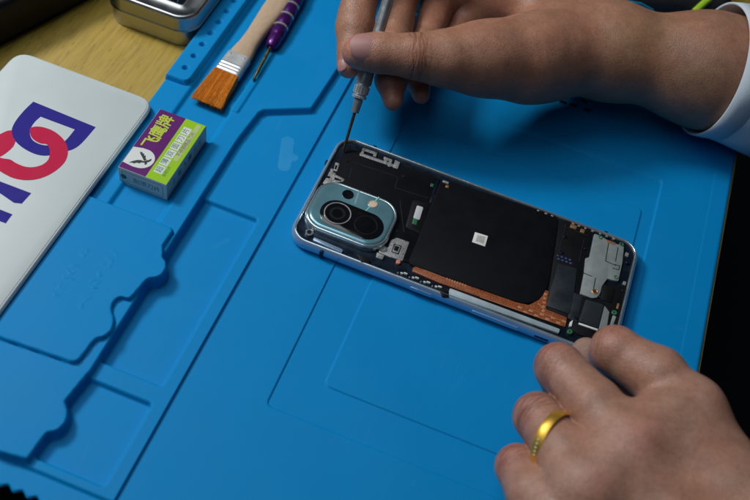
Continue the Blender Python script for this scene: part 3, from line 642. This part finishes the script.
# ------------------------------------------------------------------ flat brush
bz = 1.0
A = P(206.5, 103, .72); B = P(281, -1, 1.12); ax = (B-A)/np.linalg.norm(B-A); _, lat, nor = frame_of(ax); lat = -lat
def bsec(t, w, th, off=0, n=20, e=4.0, dz=0.0):
    c = A+ax*t+nor*dz; r = []
    for k in range(n):
        a = 2*math.pi*k/n; cx, cy = math.cos(a), math.sin(a)
        r.append(c+lat*(w/2*math.copysign(abs(cx)**(2/e), cx)+off)+nor*(th/2*math.copysign(abs(cy)**(2/e), cy)))
    return r
br_ = empty('flat_brush', A+ax*4, 'flat paint brush with orange bristles, silver ferrule and pale wooden handle', 'brush')
BL = np.linalg.norm(P(227, 74.5, .9)-A)
wid = np.linalg.norm(P(240, 78, .9)-P(214.5, 71, .9))
wb = wid*1.0
mk('bristles', *loft([bsec(0.12, wb*1.16, .10), bsec(.5, wb*1.14, .26), bsec(BL*.6, wb*1.06, .44), bsec(BL, wb*.98, .52)]), BRIST, br_, angle=50)
h = MB()
for k in range(1500):
    u = rng.uniform(-1, 1); w = rng.choice([-1, 1], p=[.2, .8])*abs(rng.normal(1, .2)); w = max(-1.15, min(1.15, w)); l = rng.uniform(-.10, .22)
    p0 = A+ax*BL+lat*u*wb*.48+nor*w*.25; p1 = A+ax*(BL*.5)+lat*(u*wb*.535+rng.normal(0, .012))+nor*w*.20; p2 = A+ax*(l)+lat*(u*wb*.58+rng.normal(0, .05))+nor*(w*.07)
    s = .016; q = len(h.v)
    for p, ww in ((p0, s), (p1, s), (p2, s*.5)): h.v += [tuple(p-lat*ww), tuple(p+lat*ww), tuple(p+nor*ww*1.2)]
    for a in (0, 3):
        for i in range(3): j = (i+1) % 3; h.f.append((q+a+i, q+a+j, q+a+3+j, q+a+3+i))
ho = tag(h.build('bristle_hairs', [BRIST, BRISTD, BRISTL], br_, angle=60), kind='stuff')
ho.data.polygons.foreach_set('material_index', np.repeat(rng.choice([0, 0, 1, 2], len(ho.data.polygons)//6), 6))
FL = BL+np.linalg.norm(P(240.5, 57, .95)-P(227, 74.5, .9))
secs = []
for t in np.linspace(BL-.02, FL, 60):
    s = (t-BL)/(FL-BL); rib = .035*sum(math.exp(-((s-q)/.035)**2) for q in (.12, .26, .40)); secs.append(bsec(t, wb*(1.0-.06*s)+rib, .56+.10*math.sin(s*1.5)+rib*2, n=32, e=5))
fe = mk('ferrule', *loft(secs), FERR, br_, angle=50)
pts = [(FL-.02, .92, .58), (FL+.25, .90, .60), (FL+.6, .84, .64), (FL+1.1, .74, .66), (FL+1.9, .72, .68), (FL+2.9, .80, .68), (FL+4.0, .90, .68), (FL+5.5, .92, .66), (FL+8, .62, .6), (FL+10.5, .45, .5), (FL+11, .2, .3)]
mk('handle', *loft([bsec(t, wb*w, th, n=28, e=2.6) for t, w, th in pts]), HANDLE, br_, angle=60)
for q in (-.28, .28):
    c = A+ax*(FL-.22)+lat*q*wb+nor*.345; mk('rivet', *lathe(c-nor*.02, c+nor, [(0, .05), (.02, .05), (.035, .03)], 10), CHROME, fe)

# ------------------------------------------------------------------ purple screwdriver lying on the mat
A2 = P(253, 80.5, .72); B2 = P(300, -8.5, 1.05)
pd = empty('precision_screwdriver', A2, 'purple screwdriver with silver bands and brass shaft, lying beside the brush', 'screwdriver')
sl = np.linalg.norm(P(271.5, 48, .85)-A2)
mk('shaft', *lathe(A2, B2, [(0, .02), (.05, .06), (.5, .075), (.6, .095), (sl+.3, .10)], 16), BRASS, pd)
hp = [(sl, .10), (sl+.03, .24), (sl+.12, .31), (sl+.35, .37), (sl+.65, .39), (sl+.85, .39)]
t = sl+.85
for k in range(4): hp += [(t+.02, .39), (t+.10, .42), (t+.42, .435), (t+.68, .42), (t+.74, .39), (t+.9, .39)]; t += .92
hp += [(t+.1, .38), (t+.6, .33), (t+2.5, .32), (t+4.2, .36), (t+4.5, .3), (t+4.55, .05)]
mk('grip', *lathe(A2, B2, hp, 36), PURPLE, pd)
t = sl+.85
for k in range(4): mk('silver_band', *lathe(A2, B2, [(t+.72, .36), (t+.73, .44), (t+.86, .44), (t+.87, .36)], 36), CHROME, pd); t += .92

# ------------------------------------------------------------------ tin with window lid
tb = P(192, 46, DZ); TX1 = -17.98; TX0 = -23.3; TY0 = 6.25; TY1 = 14.2
tn = empty('tin_case', ((TX0+TX1)/2, (TY0+TY1)/2, DZ), 'silver metal tin with a dark window in its lid, on the wooden desk', 'tin')
to = rrect(TX0, TY0, TX1, TY1, 1.15, 12)
mk('base', *layers(to, [(.18, DZ+.003), (.08, DZ+.06), (.06, DZ+.2), (.06, 1.05)]), TIN, tn, angle=50)
lid = mk('lid', *layers(to, [(.04, .82), (-.04, .84), (-.06, .90), (-.03, .96), (.0, 1.02), (.0, 1.72), (.03, 1.85), (.12, 1.92), (.22, 1.90), (.30, 1.84), (.85, 1.84), (.95, 1.90), (1.03, 1.90), (1.08, 1.80), (1.1, 1.62)], cap_top=False), TIN, tn, angle=50)
mk('lid_window', *layers(to, [(1.08, 1.60), (1.08, 1.64)]), pm('smoked window', (.006, .008, .010), rough=.08, coat=1, var=.3), tn)
g = MB()
for k in range(7): g.add(*tube([(TX1-1.5-.45*k, TY0+1.35+.1*(k % 2), 1.66), (TX1-1.7-.45*k, TY0+2.2+.35*(k % 3), 1.67)], .03, 6))
g.build('window_marks', pm('blue mark', (.04, .12, .2), rough=.3), tn)  # blue marks of the contents under the lid window

# ------------------------------------------------------------------ black device at the back left
e0, e1 = P(96, 0, DZ), P(0, 50, DZ); d = (e1-e0)[:2]; d /= np.linalg.norm(d); nn = np.array([d[1], -d[0]])
if nn @ np.array([-1, 1]) < 0: nn = -nn
a0 = e0[:2]-d*14; a1 = e1[:2]+d*7
bk = [tuple(a0), tuple(a1), tuple(a1+nn*12), tuple(a0+nn*12)]
dv = empty('black_case', (np.array([*(a0+a1)/2, DZ])), 'black plastic equipment case at the back left corner of the desk', 'case')
mk('shell', *layers(roundpoly(bk, .6, 5), [(.25, DZ+.003), (.2, DZ+.3), (.0, DZ+.5), (0, 2.2), (.08, 2.45), (.3, 2.55)]), BLACK, dv, angle=50)
mk('top_ridge', *layers(roundpoly([tuple(np.array(p)) for p in bk], .6, 5), [(1.0, 2.54), (1.02, 2.7), (1.2, 2.75)]), DFAB, dv)

# ------------------------------------------------------------------ block standing in for dark clothing behind the forearm
q0, q1 = P(585, 2, 1.5), P(712, 14, 1.5)
d = (q1-q0)[:2]; d /= np.linalg.norm(d); nn = np.array([-d[1], d[0]]); a0 = q0[:2]-d*3; a1 = q1[:2]+d*1.5
pc = empty('garment_block', (*((a0+a1)/2+nn*3), 0), 'black garment with cyan stripe and lime green piping behind the forearm', 'garment')
po = roundpoly([tuple(a0), tuple(a1), tuple(a1+nn*7), tuple(a0+nn*7)], 1.0, 6)
mk('body', *layers(po, [(.3, .07), (.05, .3), (0, 1.0), (.1, 1.8), (.5, 2.3), (1.2, 2.5)]), DFAB, pc, angle=60)
A = P(627, 2, 2.45); B = P(652, 11, 1.75); mk('cyan_stripe', *tube([A+(0, 0, .03), (A+B)/2+(0, 0, .2), B+(0, 0, .06)], .10, 8), CYAN, pc)
A = P(714, -5, 2.3); B = P(694, 12, 1.6); mk('lime_piping', *tube([A, (A+B)/2+(0, 0, .1), B], .22, 8), LIME, pc)

# ------------------------------------------------------------------ hands: smooth signed distance bodies
def cone(p, a, b, r1, r2):
    pa = p-a; ba = b-a; h = np.clip((pa @ ba)/(ba @ ba), 0, 1); return np.linalg.norm(pa-h[:, None]*ba, axis=1)-(r1+(r2-r1)*h)
def smin(a, b, k): h = np.maximum(k-abs(a-b), 0)/k; return np.minimum(a, b)-h*h*k*.25
def nets(fn, lo, hi, s):
    lo = np.array(lo); n = np.ceil((np.array(hi)-lo)/s).astype(int)+1
    ax = [lo[i]+s*np.arange(n[i]) for i in range(3)]
    vals = np.empty(tuple(n), np.float32)
    K = 5; nc = n//K+2; g = np.stack(np.meshgrid(*[lo[i]+s*K*np.arange(nc[i]) for i in range(3)], indexing='ij'), -1).reshape(-1, 3)
    cv = fn(g).reshape(nc); ci = [np.clip((np.arange(n[i])+K//2)//K, 0, nc[i]-1) for i in range(3)]
    vals[:] = cv[np.ix_(*ci)]; near = abs(vals) < s*K*1.3; ii = np.argwhere(near); vals[near] = fn(lo+ii*s)
    ins = vals < 0
    c = [(i, j, k) for i in (0, 1) for j in (0, 1) for k in (0, 1)]
    sl = lambda a, o: a[o[0]:a.shape[0]-1+o[0], o[1]:a.shape[1]-1+o[1], o[2]:a.shape[2]-1+o[2]]
    cnt = sum(sl(ins, o).astype(int) for o in c); act = (cnt > 0) & (cnt < 8)
    idx = -np.ones(act.shape, int); idx[act] = np.arange(act.sum()); cell = np.argwhere(act)
    acc = np.zeros((len(cell), 3)); num = np.zeros(len(cell))
    for a in c:
        for d in range(3):
            if a[d]: continue
            b = list(a); b[d] = 1
            va = vals[cell[:, 0]+a[0], cell[:, 1]+a[1], cell[:, 2]+a[2]]; vb = vals[cell[:, 0]+b[0], cell[:, 1]+b[1], cell[:, 2]+b[2]]
            m = (va < 0) != (vb < 0); t = va/(va-vb+1e-12); q = np.tile(np.array(a, float), (len(cell), 1)); q[:, d] += t
            acc[m] += q[m]; num[m] += 1
    V = lo+(cell+acc/num[:, None])*s
    faces = []
    for d in range(3):
        u, w = [(1, 2), (2, 0), (0, 1)][d]
        A_ = [slice(None)]*3; A_[d] = slice(0, -1); B_ = [slice(None)]*3; B_[d] = slice(1, None)
        va, vb = ins[tuple(A_)], ins[tuple(B_)]; e = np.argwhere(va != vb)
        e = e[(e[:, u] > 0) & (e[:, w] > 0) & (e[:, u] < n[u]-1) & (e[:, w] < n[w]-1)]
        du = np.zeros(3, int); du[u] = 1; dw = np.zeros(3, int); dw[w] = 1
        g = lambda q: idx[q[:, 0], q[:, 1], q[:, 2]]
        quad_ = np.stack([g(e-du-dw), g(e-dw), g(e), g(e-du)], 1); inside = va[e[:, 0], e[:, 1], e[:, 2]]
        quad_[~inside] = quad_[~inside][:, ::-1]; faces.append(quad_)
    return V, np.concatenate(faces)
def grad(fn, p, e=.01):
    g = np.stack([fn(p+np.eye(3)[i]*e)-fn(p-np.eye(3)[i]*e) for i in range(3)], 1)/(2*e); return g
def project(fn, V, it=3):
    for _ in range(it):
        d = fn(V); g = grad(fn, V); l = np.maximum((g*g).sum(1), .15); V = V-np.clip(d/l, -.1, .1)[:, None]*g
    return V
def subdiv(V, Q):
    E = np.concatenate([Q[:, [i, (i+1) % 4]] for i in range(4)]); Es = np.sort(E, 1); u, inv = np.unique(Es, axis=0, return_inverse=True); inv = inv.ravel()
    nv = len(V); m = (V[u[:, 0]]+V[u[:, 1]])/2; c = V[Q].mean(1); nq = len(Q); ei = [nv+inv[i*nq:(i+1)*nq] for i in range(4)]; ci = nv+len(u)+np.arange(nq)
    return np.concatenate([V, m, c]), np.concatenate([np.stack([Q[:, i], ei[i], ci, ei[(i-1) % 4]], 1) for i in range(4)])
def J(px, py, z): return P(px, py, z*ZK)
ZK = .88

class Hand:
    def __init__(s): s.palm = []; s.fingers = []; s.bumps = []; s.creases = []; s.tints = []; s.kp = .9; s.kf = .55
    def chain(s, js):  # joints (point, radius)
        return [(js[i][0], js[i+1][0], js[i][1], js[i+1][1]) for i in range(len(js)-1)]
    def sdf(s, p):
        d = None
        for a, b, r1, r2 in s.palm:
            c = cone(p, a, b, r1, r2); d = c if d is None else smin(d, c, s.kp)
        ff = None
        for fg in s.fingers:
            fd = None
            for a, b, r1, r2 in fg:
                c = cone(p, a, b, r1, r2); fd = c if fd is None else smin(fd, c, .22)
            ff = fd if ff is None else smin(ff, fd, .06)
        if ff is not None: d = smin(d, ff, s.kf)
        for c, r, k in s.bumps: d = smin(d, np.linalg.norm(p-c, axis=1)-r, k)
        return d
    def full(s, p):
        d = s.sdf(p)
        for c, a, n, rad, offs, amp, w in s.creases:
            q = p-c; t = q @ a; m = np.exp(-((np.linalg.norm(q, axis=1)/rad)**4)); near = m > .01
            if not near.any(): continue
            qs = q[near]; ts = t[near]; l = np.cross(a, n); lt = qs @ l; dn = qs @ n
            side = np.clip(dn/(.35*rad)+.5, 0, 1); add = np.zeros(len(ts))
            for o, cv, am in offs: add += am*np.exp(-(((ts-o-cv*lt*lt-.035*np.sin(lt*5.3+o*9))/w)**2))
            d[near] += amp*add*m[near]*side
        return d
    def crease_at(s, p):
        v = np.zeros(len(p))
        for c, a, n, rad, offs, amp, w in s.creases:
            q = p-c; t = q @ a; m = np.exp(-((np.linalg.norm(q, axis=1)/rad)**4)); l = np.cross(a, n); lt = q @ l; side = np.clip((q @ n)/(.35*rad)+.5, 0, 1)
            for o, cv, am in offs: v += am*np.exp(-(((t-o-cv*lt*lt-.035*np.sin(lt*5.3+o*9))/(w*1.15))**2))*m*side*min(1, amp/.03)
        return np.clip(v, 0, 1)
    def build(s, name, lo, hi, parent, label, base, step=.1):
        V, Q = nets(s.full, lo, hi, step); V = project(s.full, V, 2); V, Q = subdiv(V, Q); V = project(s.full, V, 2)
        o = mk(name, V, Q, SKIN, parent, angle=180, label=label)
        colr = np.tile(np.array(base), (len(V), 1))
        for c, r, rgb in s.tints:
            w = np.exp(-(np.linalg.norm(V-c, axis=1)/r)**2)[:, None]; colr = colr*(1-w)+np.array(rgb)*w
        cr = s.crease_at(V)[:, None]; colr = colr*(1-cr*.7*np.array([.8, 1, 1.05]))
        at = o.data.attributes.new('tint', 'FLOAT_COLOR', 'POINT'); at.data.foreach_set('color', np.concatenate([colr, np.ones((len(V), 1))], 1).astype(np.float32).ravel())
        return o
    def nail(s, c, a, n, L, W, parent, tip=.25):
        """nail plate hugging the finger; c on the axis, a towards the tip, n outward"""
        a = a/np.linalg.norm(a); n = n-a*(n @ a); n /= np.linalg.norm(n); l = np.cross(a, n); nu, nv = 15, 19; pts = []
        for j in range(nv):
            v = -1+2*j/(nv-1)
            for i in range(nu):
                u = -1+2*i/(nu-1)
                ww = W*(1-.42*max(0, v)**3-.30*max(0, -v)**2.5); pts.append(c+a*(v*L*(1-.10*u*u))+l*(u*ww)+n*1.6)
        p = np.array(pts)
        q0 = np.array([c+n*1.6])
        for _ in range(30): q0 = q0-n*np.clip(s.sdf(q0), -.2, .2)[:, None]*.9
        h0 = (q0[0]-c) @ n; rad = W*1.22; dl = (p-c) @ l; dv = (p-c) @ a
        p = p-n*((p-c) @ n)[:, None]+n*(h0-.015-(rad-np.sqrt(np.maximum(rad*rad-dl*dl, .01)))*.95-.10*(dv/L)**2-.03*dv/L)[:, None]
        uu = np.tile(np.linspace(-1, 1, nu), nv); vv = np.repeat(np.linspace(-1, 1, nv), nu)
        e = np.maximum(abs(uu)**6, np.maximum(-vv, 0)**8); top = p+n*(.035-.03*e)[:, None]; bot = p-n*.12
        v = np.concatenate([top, bot]); f = []; N = nu*nv
        for j in range(nv-1):
            for i in range(nu-1):
                q = j*nu+i; f += [(q, q+1, q+nu+1, q+nu), (N+q, N+q+nu, N+q+nu+1, N+q+1)]
        rim = [i for i in range(nu)]+[j*nu+nu-1 for j in range(1, nv)]+[(nv-1)*nu+i for i in range(nu-2, -1, -1)]+[j*nu for j in range(nv-2, 0, -1)]
        for k in range(len(rim)): x, y = rim[k], rim[(k+1) % len(rim)]; f.append((x, N+x, N+y, y))
        o = mk('fingernail', v, f, [NAIL, NAILW], parent, angle=60)
        bmx = bmesh.new(); bmx.from_mesh(o.data); bmesh.ops.recalc_face_normals(bmx, faces=bmx.faces); bmx.to_mesh(o.data); bmx.free()
        return o
person = empty('person', (16, 8, 0), 'person in white shirt working on the phone with both hands, wearing a gold ring', 'person')

# right hand, holding the screwdriver
R = Hand(); R.kp = 1.4; R.kf = 1.0
tt, tb_, ip, t1, mcp, cmc, wr = J(360, 52, 5.9), J(378, 52.5, 5.95), J(414, 56, 6.0), J(448, 58, 5.9), J(486, 58, 5.5), J(545, 56, 4.7), J(612, 52, 4.5)
fa, fb = J(705, 70, 4.5), J(830, 96, 4.5)
R.palm = [(mcp, cmc, 1.6, 2.05), (cmc, wr, 2.05, 2.2), (wr, fa, 2.2, 2.85), (fa, fb, 2.85, 3.3)]
im = J(462, -38, 5.6); mm = J(505, -52, 4.2); rm = J(525, -35, 3.0); lm = J(540, -20, 2.0)
R.palm += [(wr, im, 1.7, 1.05), (wr, mm, 1.7, 1.0), (wr, rm, 1.6, .95), (wr, lm, 1.5, .85)]
thumb = R.chain([(mcp, 1.5), (t1, 1.20), (ip, 1.10), (tb_, .98), (J(364, 52, 5.9), .86), (J(357, 52.5, 5.85), .74)])
index = R.chain([(im, 1.0), (J(392, -48, 6.3), 1.05), (J(359, -8, 5.7), 1.02), (J(355, 28, 4.9), .98), (J(349, 66, 4.1), .62)])
mid = R.chain([(mm, .95), (J(435, -45, 3.9), 1.0), (J(400, -5, 4.2), 1.0), (J(393, 45, 4.0), .94), (J(391, 80, 3.8), .82), (J(393, 101, 3.5), .50)])
rin = R.chain([(rm, .9), (J(478, -30, 3.1), .95), (J(440, 0, 3.2), .95), (J(424, 45, 3.2), .86), (J(417, 76, 3.1), .76), (J(421, 95, 2.9), .46)])
pin = R.chain([(lm, .8), (J(500, -18, 2.2), .85), (J(470, 8, 2.2), .82), (J(452, 36, 2.4), .7)])
R.fingers = [thumb, index, mid, rin, pin]
aT = (tt-ip)/np.linalg.norm(tt-ip)
R.creases = [(ip, aT, TOCAM, 1.35, [(-.50, .12, .7), (-.33, .05, 1.0), (-.16, -.05, .8), (.02, .08, 1.0), (.17, -.10, .9), (.34, -.06, .55), (-.75, .1, .4), (.1, .3, .7), (-.42, -.25, .6)], .026, .035)]
R.palm += [(J(442, 59, 5.6), J(522, 61, 4.9), 1.15, 1.88)]; R.bumps = [(J(612, 30, 5.7), .9, 1.2)]; R.palm += [(J(500, 5, 3.6), J(455, -35, 3.8), 1.5, 1.4), (J(470, 2, 2.4), J(395, -14, 2.6), 1.3, 1.1), (J(505, 0, 1.7), J(445, 8, 1.5), 1.1, .9)]
base = (.39, .20, .13)
R.tints = [(tt, 1.2, (.42, .20, .15)), (J(393, 92, 3.7), 1.2, (.38, .15, .11)), (J(349, 68, 4.1), .9, (.40, .18, .13)), (J(419, 86, 3.), 1.0, (.34, .13, .09)), (J(402, 10, 4.), 1.1, (.25, .11, .075)), (J(440, 10, 3.2), 1.4, (.22, .09, .06)), (J(478, 10, 5.6), 1.0, (.48, .21, .17)), (ip, .7, (.31, .155, .09)), (J(640, 45, 6.5), 1.6, (.36, .21, .11)), (J(700, 70, 6.5), 2.5, (.31, .175, .11))]  # fingers above the thumb darkened: shade painted into the redder palm-side skin
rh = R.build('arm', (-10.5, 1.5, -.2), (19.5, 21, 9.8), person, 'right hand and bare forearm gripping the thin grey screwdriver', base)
R.nail(J(367.5, 51.5, 5.95), aT, TOCAM*1.0+np.array([-.05, .05, .12]), .92, .72, rh)
R.nail(J(346, 66, 4.2), J(349, 68, 4.15)-J(352, 28, 5.0), TOCAM+np.array([-.9, 0, 0]), .40, .36, rh)

# left hand, pressing on the corner of the phone
ZK = 1.0
Lh = Hand(); Lh.kp = 1.2; Lh.kf = .42
k1, k2_, k3, k4 = J(690, 411, 3.95), J(630, 452, 4.1), J(588, 492, 3.8), J(556, 532, 3.2)
w1, w2 = J(770, 545, 3.9), J(715, 620, 3.3); arm0, arm1 = J(765, 600, 3.6), J(1000, 840, 4.2)
g2_ = k2_+(J(594, 406, 3.8)-k2_)*.4; g3_ = k3+(J(562, 452, 3.2)-k3)*.32; g4_ = k4+(J(532, 494, 2.5)-k4)*.3
Lh.palm = [(k1, w1, 1.12, 1.6), (g2_, (w1+w2)/2, 1.05, 1.65), (g3_, (w1+w2)/2, 1.0, 1.65), (g4_, w2, .92, 1.5), (g2_, g3_, .85, .85), (g3_, g4_, .82, .82), (k1+(0, 0, .1), k2_+(0, 0, .05), 1.08, 1.1), (k2_, k3, 1.1, 1.02), ((k1+k2_)/2, w1, 1.15, 1.5), (k1-(0, 0, .7), w1-(0, 0, .6), 1.0, 1.5), (k2_-(0, 0, .8), w2-(0, 0, .3), 1.0, 1.5), (J(672, 436, 3.95), w1, 1.25, 1.6), (J(622, 478, 3.9), (w1+w2)/2, 1.1, 1.6), (w1, arm1, 1.7, 2.6), (w2, arm1, 1.6, 2.6)]
fi = Lh.chain([(k1, 1.12), (J(657, 376, 3.95), 1.24), (J(615, 351, 3.55), 1.02), (J(604, 361, 2.2), .80), (J(586, 352, 1.30), .66)])
fm = Lh.chain([(k2_, 1.12), (J(594, 406, 3.9), 1.16), (J(560, 369, 3.2), 1.02), (J(562, 392, 1.7), .8), (J(556, 400, .8), .62)])
fr = Lh.chain([(k3, 1.08), (J(562, 452, 3.5), 1.10), (J(538, 417, 2.75), 1.0), (J(545, 440, 1.4), .78), (J(545, 446, .75), .6)])
fp = Lh.chain([(k4, .98), (J(532, 494, 2.7), 1.0), (J(518, 467, 2.1), .90), (J(526, 486, 1.0), .7), (J(530, 490, .7), .58)])
th = Lh.chain([(w1-(1.0, 0, 1.2), 1.3), (J(700, 455, 2.0), 1.0), (J(645, 410, 1.5), .85), (J(612, 380, 1.1), .65)])
Lh.fingers = [fi, fm, fr, fp, th]
Lh.bumps = [(k1+(0, .05, .42), .58, 1.2), (k2_+(0, .0, .62), .58, .9), (k3+(0, 0, .42), .58, 1.2), (J(615, 347, 3.8), .8, .4), (J(557, 364, 3.4), .8, .4)]
def pipc(pt, a, b, amp=.02): 
    d = (b-a)/np.linalg.norm(b-a); n = np.array([0, 0, 1.])-d*d[2]; n /= np.linalg.norm(n); n = n+d*.4; n /= np.linalg.norm(n); d2 = d-n*(d @ n); d2 /= np.linalg.norm(d2)
    return (pt, d2, n, 1.25, [(-.35, .1, .6), (-.18, .06, .8), (0, .0, 1.0), (.16, -.05, .8), (.33, -.1, .7)], amp, .05)
ra_ = J(562, 452, 3.5)
def pipn(p0, pt, p1, amp):
    u = (pt-p0)/np.linalg.norm(pt-p0); w = (pt-p1)/np.linalg.norm(pt-p1); n = u+w; n /= np.linalg.norm(n); d = p1-p0; d = d-n*(d @ n); d /= np.linalg.norm(d)
    return (pt+n*.5, d, n, 1.15, [(-.46, .15, .5), (-.27, .1, .9), (-.1, .05, .8), (.08, -.06, 1.0), (.27, -.12, .8), (.45, -.15, .5)], amp, .045)
Lh.creases = [pipn(fi[1][0], fi[2][0], fi[2][1], .015), pipc(J(540, 421, 2.95), ra_, J(540, 421, 2.95), .035), pipc(J(562, 372, 3.4), J(594, 406, 3.9), J(562, 372, 3.4), .014), pipc(J(521, 471, 2.3), J(532, 494, 2.7), J(521, 471, 2.3), .016), pipn(fm[1][0], fm[2][0], fm[2][1], .03), pipn(fr[1][0], fr[2][0], fr[2][1], .045), pipn(fp[1][0], fp[2][0], fp[2][1], .028)]
_unused = [pipc(J(615, 349, 3.55), J(652, 372, 3.95), J(615, 349, 3.55), .012), pipc(J(559, 367, 3.2), J(594, 405, 3.9), J(559, 367, 3.2), .012), pipc(J(537, 416, 2.75), J(562, 450, 3.5), J(537, 416, 2.75), .02), pipc(J(518, 467, 2.1), J(532, 492, 2.7), J(518, 467, 2.1), .012)]
red = (.46, .205, .155)
Lh.tints = [(J(612, 340, 3.9), .85, red), (J(552, 360, 3.6), .85, red), (J(528, 408, 3.2), .8, red), (J(508, 458, 2.4), .8, red), (J(700, 402, 4.9), .8, (.46, .25, .19)), (J(634, 443, 5.1), .75, (.58, .25, .20)), (J(588, 352, 1.6), .7, (.36, .25, .21)), (J(590, 485, 4.8), .8, (.43, .22, .17))]
lh = Lh.build('arm', (2.2, -22.0, -.3), (24, -1.2, 7.2), person, 'left hand pressing down the lower right corner of the phone, gold ring on one finger', (.40, .225, .16))
# ring
ra = J(562, 450, 3.5); rb = J(537, 416, 2.75); rc = rb+(ra-rb)*.68+np.array(J(538, 466, 3.5)-J(573, 424, 3.5))*.05
ch = J(573, 424, 3.5)-J(538, 466, 3.5); hh = np.cross(ch, (0, 0, 1)); hh /= np.linalg.norm(hh); hh = hh if hh @ (ra-rb) > 0 else -hh
dd = hh*math.cos(math.radians(24))+np.array([0, 0, 1])*math.sin(math.radians(24))
a_, l_, n_ = frame_of(dd); rr0 = 1.19; v = []; f = []; NS = 64
for k in range(NS):
    th_ = 2*math.pi*k/NS; rd = l_*math.cos(th_)+n_*math.sin(th_)
    for (u, w) in ((-.21, 0), (-.205, .05), (-.12, .08), (0, .09), (.12, .08), (.205, .05), (.21, 0), (0, -.02)): v.append(rc+a_*u+rd*(rr0+w))
for k in range(NS):
    for i in range(8): j = (i+1) % 8; m = (k+1) % NS; f.append((k*8+i, k*8+j, m*8+j, m*8+i))
def _pj(p): c = CR @ (p-CC); return np.array([375+F*c[0]/c[2], 250+F*c[1]/c[2]])
TH0 = min(np.linspace(0, 6.28, 360), key=lambda t: np.linalg.norm(_pj(rc+(l_*math.cos(t)+n_*math.sin(t))*(rr0+.09))-np.array([534, 447])))
rg = mk('ring', v, f, GOLD, lh, angle=60)
g = MB()
for k in range(5):
    th_ = TH0+.13*(k-2); rd = l_*math.cos(th_)+n_*math.sin(th_); 
    if k % 1 == 0: g.add(*lathe(rc+rd*(rr0+.09), rc+rd*(rr0+1), [(0, .04), (.02, .035), (.035, .015)], 8))
g.build('ring_stones', pm('pale stone', (.8, .8, .7), rough=.15, coat=1), rg)
# sleeve
ZK = .88
fax = (fb-fa)/np.linalg.norm(fb-fa); tc_ = TOCAM-fax*(TOCAM @ fax); tc_ /= np.linalg.norm(tc_); sd_ = np.cross(fax, tc_)
c_ = J(709, 69, 4.5); rings = []; NS = 96
prof = [(2.0, -.16), (.9, -.14), (.06, -.10), (0, -.03), (.03, .04), (.5, .08), (1.25, .09), (1.33, .03), (1.41, .10), (2.6, .25), (4, .45), (6, .7), (8.5, .9), (12, 1.1)]
for t, dr in prof:
    rg_ = []
    for k in range(NS):
        a = 2*math.pi*k/NS; r = 3.6+dr; fold = (.10*math.sin(3*a+t*.7)+.05*math.sin(7*a-t*1.3)+.03*math.sin(11*a+2+t))*min(1, t/2)*1.4
        sk = .5*math.cos(a)+.1; rg_.append(c_+fax*(t+sk)+(tc_*math.cos(a)+sd_*math.sin(a))*(r+fold))
    rings.append(rg_)
v, f = loft(rings); f = f[:-2]; mk('sleeve', v, f, CLOTH, person, angle=70, label='white shirt cuff around the forearm')

# ------------------------------------------------------------------ screwdriver held in the right hand
ta = P(343, 152, .70); tz = P(388, 0, 6.7); hd = empty('hobby_screwdriver', ta, 'thin grey metal screwdriver held upright in the fingers over the phone corner', 'screwdriver')
Ld = np.linalg.norm(tz-ta)
def tpx(px, py):  # length along the tool at which it passes an image row
    best = min(np.linspace(0, 1.3, 1300), key=lambda s: abs(_row(ta+(tz-ta)*s)-py)); return best*Ld
def _row(p): c = CR @ (p-CC); return 250+F*c[1]/c[2]
s1, s2, s3, s4 = tpx(0, 113), tpx(0, 99), tpx(0, 84), tpx(0, 66)
mk('bit', *lathe(ta, tz, [(0, .03), (.15, .06), (.5, .075), (s1+.2, .085)], 16), BROWN, hd)
mk('chuck', *lathe(ta, tz, [(s1, .10), (s1+.03, .20), (s2-.1, .235), (s2-.02, .24), (s2, .20), (s2+.06, .20)], 24), ALU, hd)
mk('collar', *lathe(ta, tz, [(s2+.04, .22), (s2+.06, .36), (s2+.16, .37), (s2+.2, .31), (s2+.26, .31), (s2+.30, .38), (s3-.12, .39), (s3-.08, .33), (s3-.02, .33)], 32, flute=(s2+.05, s3-.1, .03)), CHROME, hd)
mk('shank', *lathe(ta, tz, [(s3-.04, .34), (s3+.02, .40), (s4, .40), (s4+.25, .36), (s4+.5, .29), (Ld+1.5, .28), (Ld+3.6, .30), (Ld+3.7, .36), (Ld+4.3, .36), (Ld+4.4, .1)], 32, flute=(s3, s4, .025)), ALU, hd)

# ------------------------------------------------------------------ light
def area(name, loc, target, size, power, col, shape='DISK', sy=None):
    l = bpy.data.lights.new(name, 'AREA'); l.shape = shape; l.size = size*U; l.energy = power; l.color = col
    if sy: l.size_y = sy*U
    o = bpy.data.objects.new(name, l); COL.objects.link(o); o.location = Vector(np.array(loc)*U)
    o.rotation_euler = (Vector(target)*U-o.location).to_track_quat('-Z', 'Y').to_euler(); return o
area('desk_lamp', (-70, 9, 68), (-4, -3, 0), 20, 4.6, (1.0, .98, .95))
area('overhead_fill', (-48, 8, 92), (-10, 2, 0), 75, 3.3, (.93, .97, 1.0))  # added fill that softens the key lamp's shadows
area('camera_side_fill', (-50, -70, 150), (0, 0, 0), 110, 2.5, (.80, .90, 1.0), 'RECTANGLE', 60)  # added fill from the camera side for faces turned from the lamp
W = bpy.data.worlds.new('World'); S.world = W; W.use_nodes = True
W.node_tree.nodes['Background'].inputs[0].default_value = (.55, .72, 1, 1); W.node_tree.nodes['Background'].inputs[1].default_value = .03
S.view_settings.view_transform = 'Standard'; S.view_settings.look = 'None'; S.view_settings.exposure = 0; S.view_settings.gamma = 1
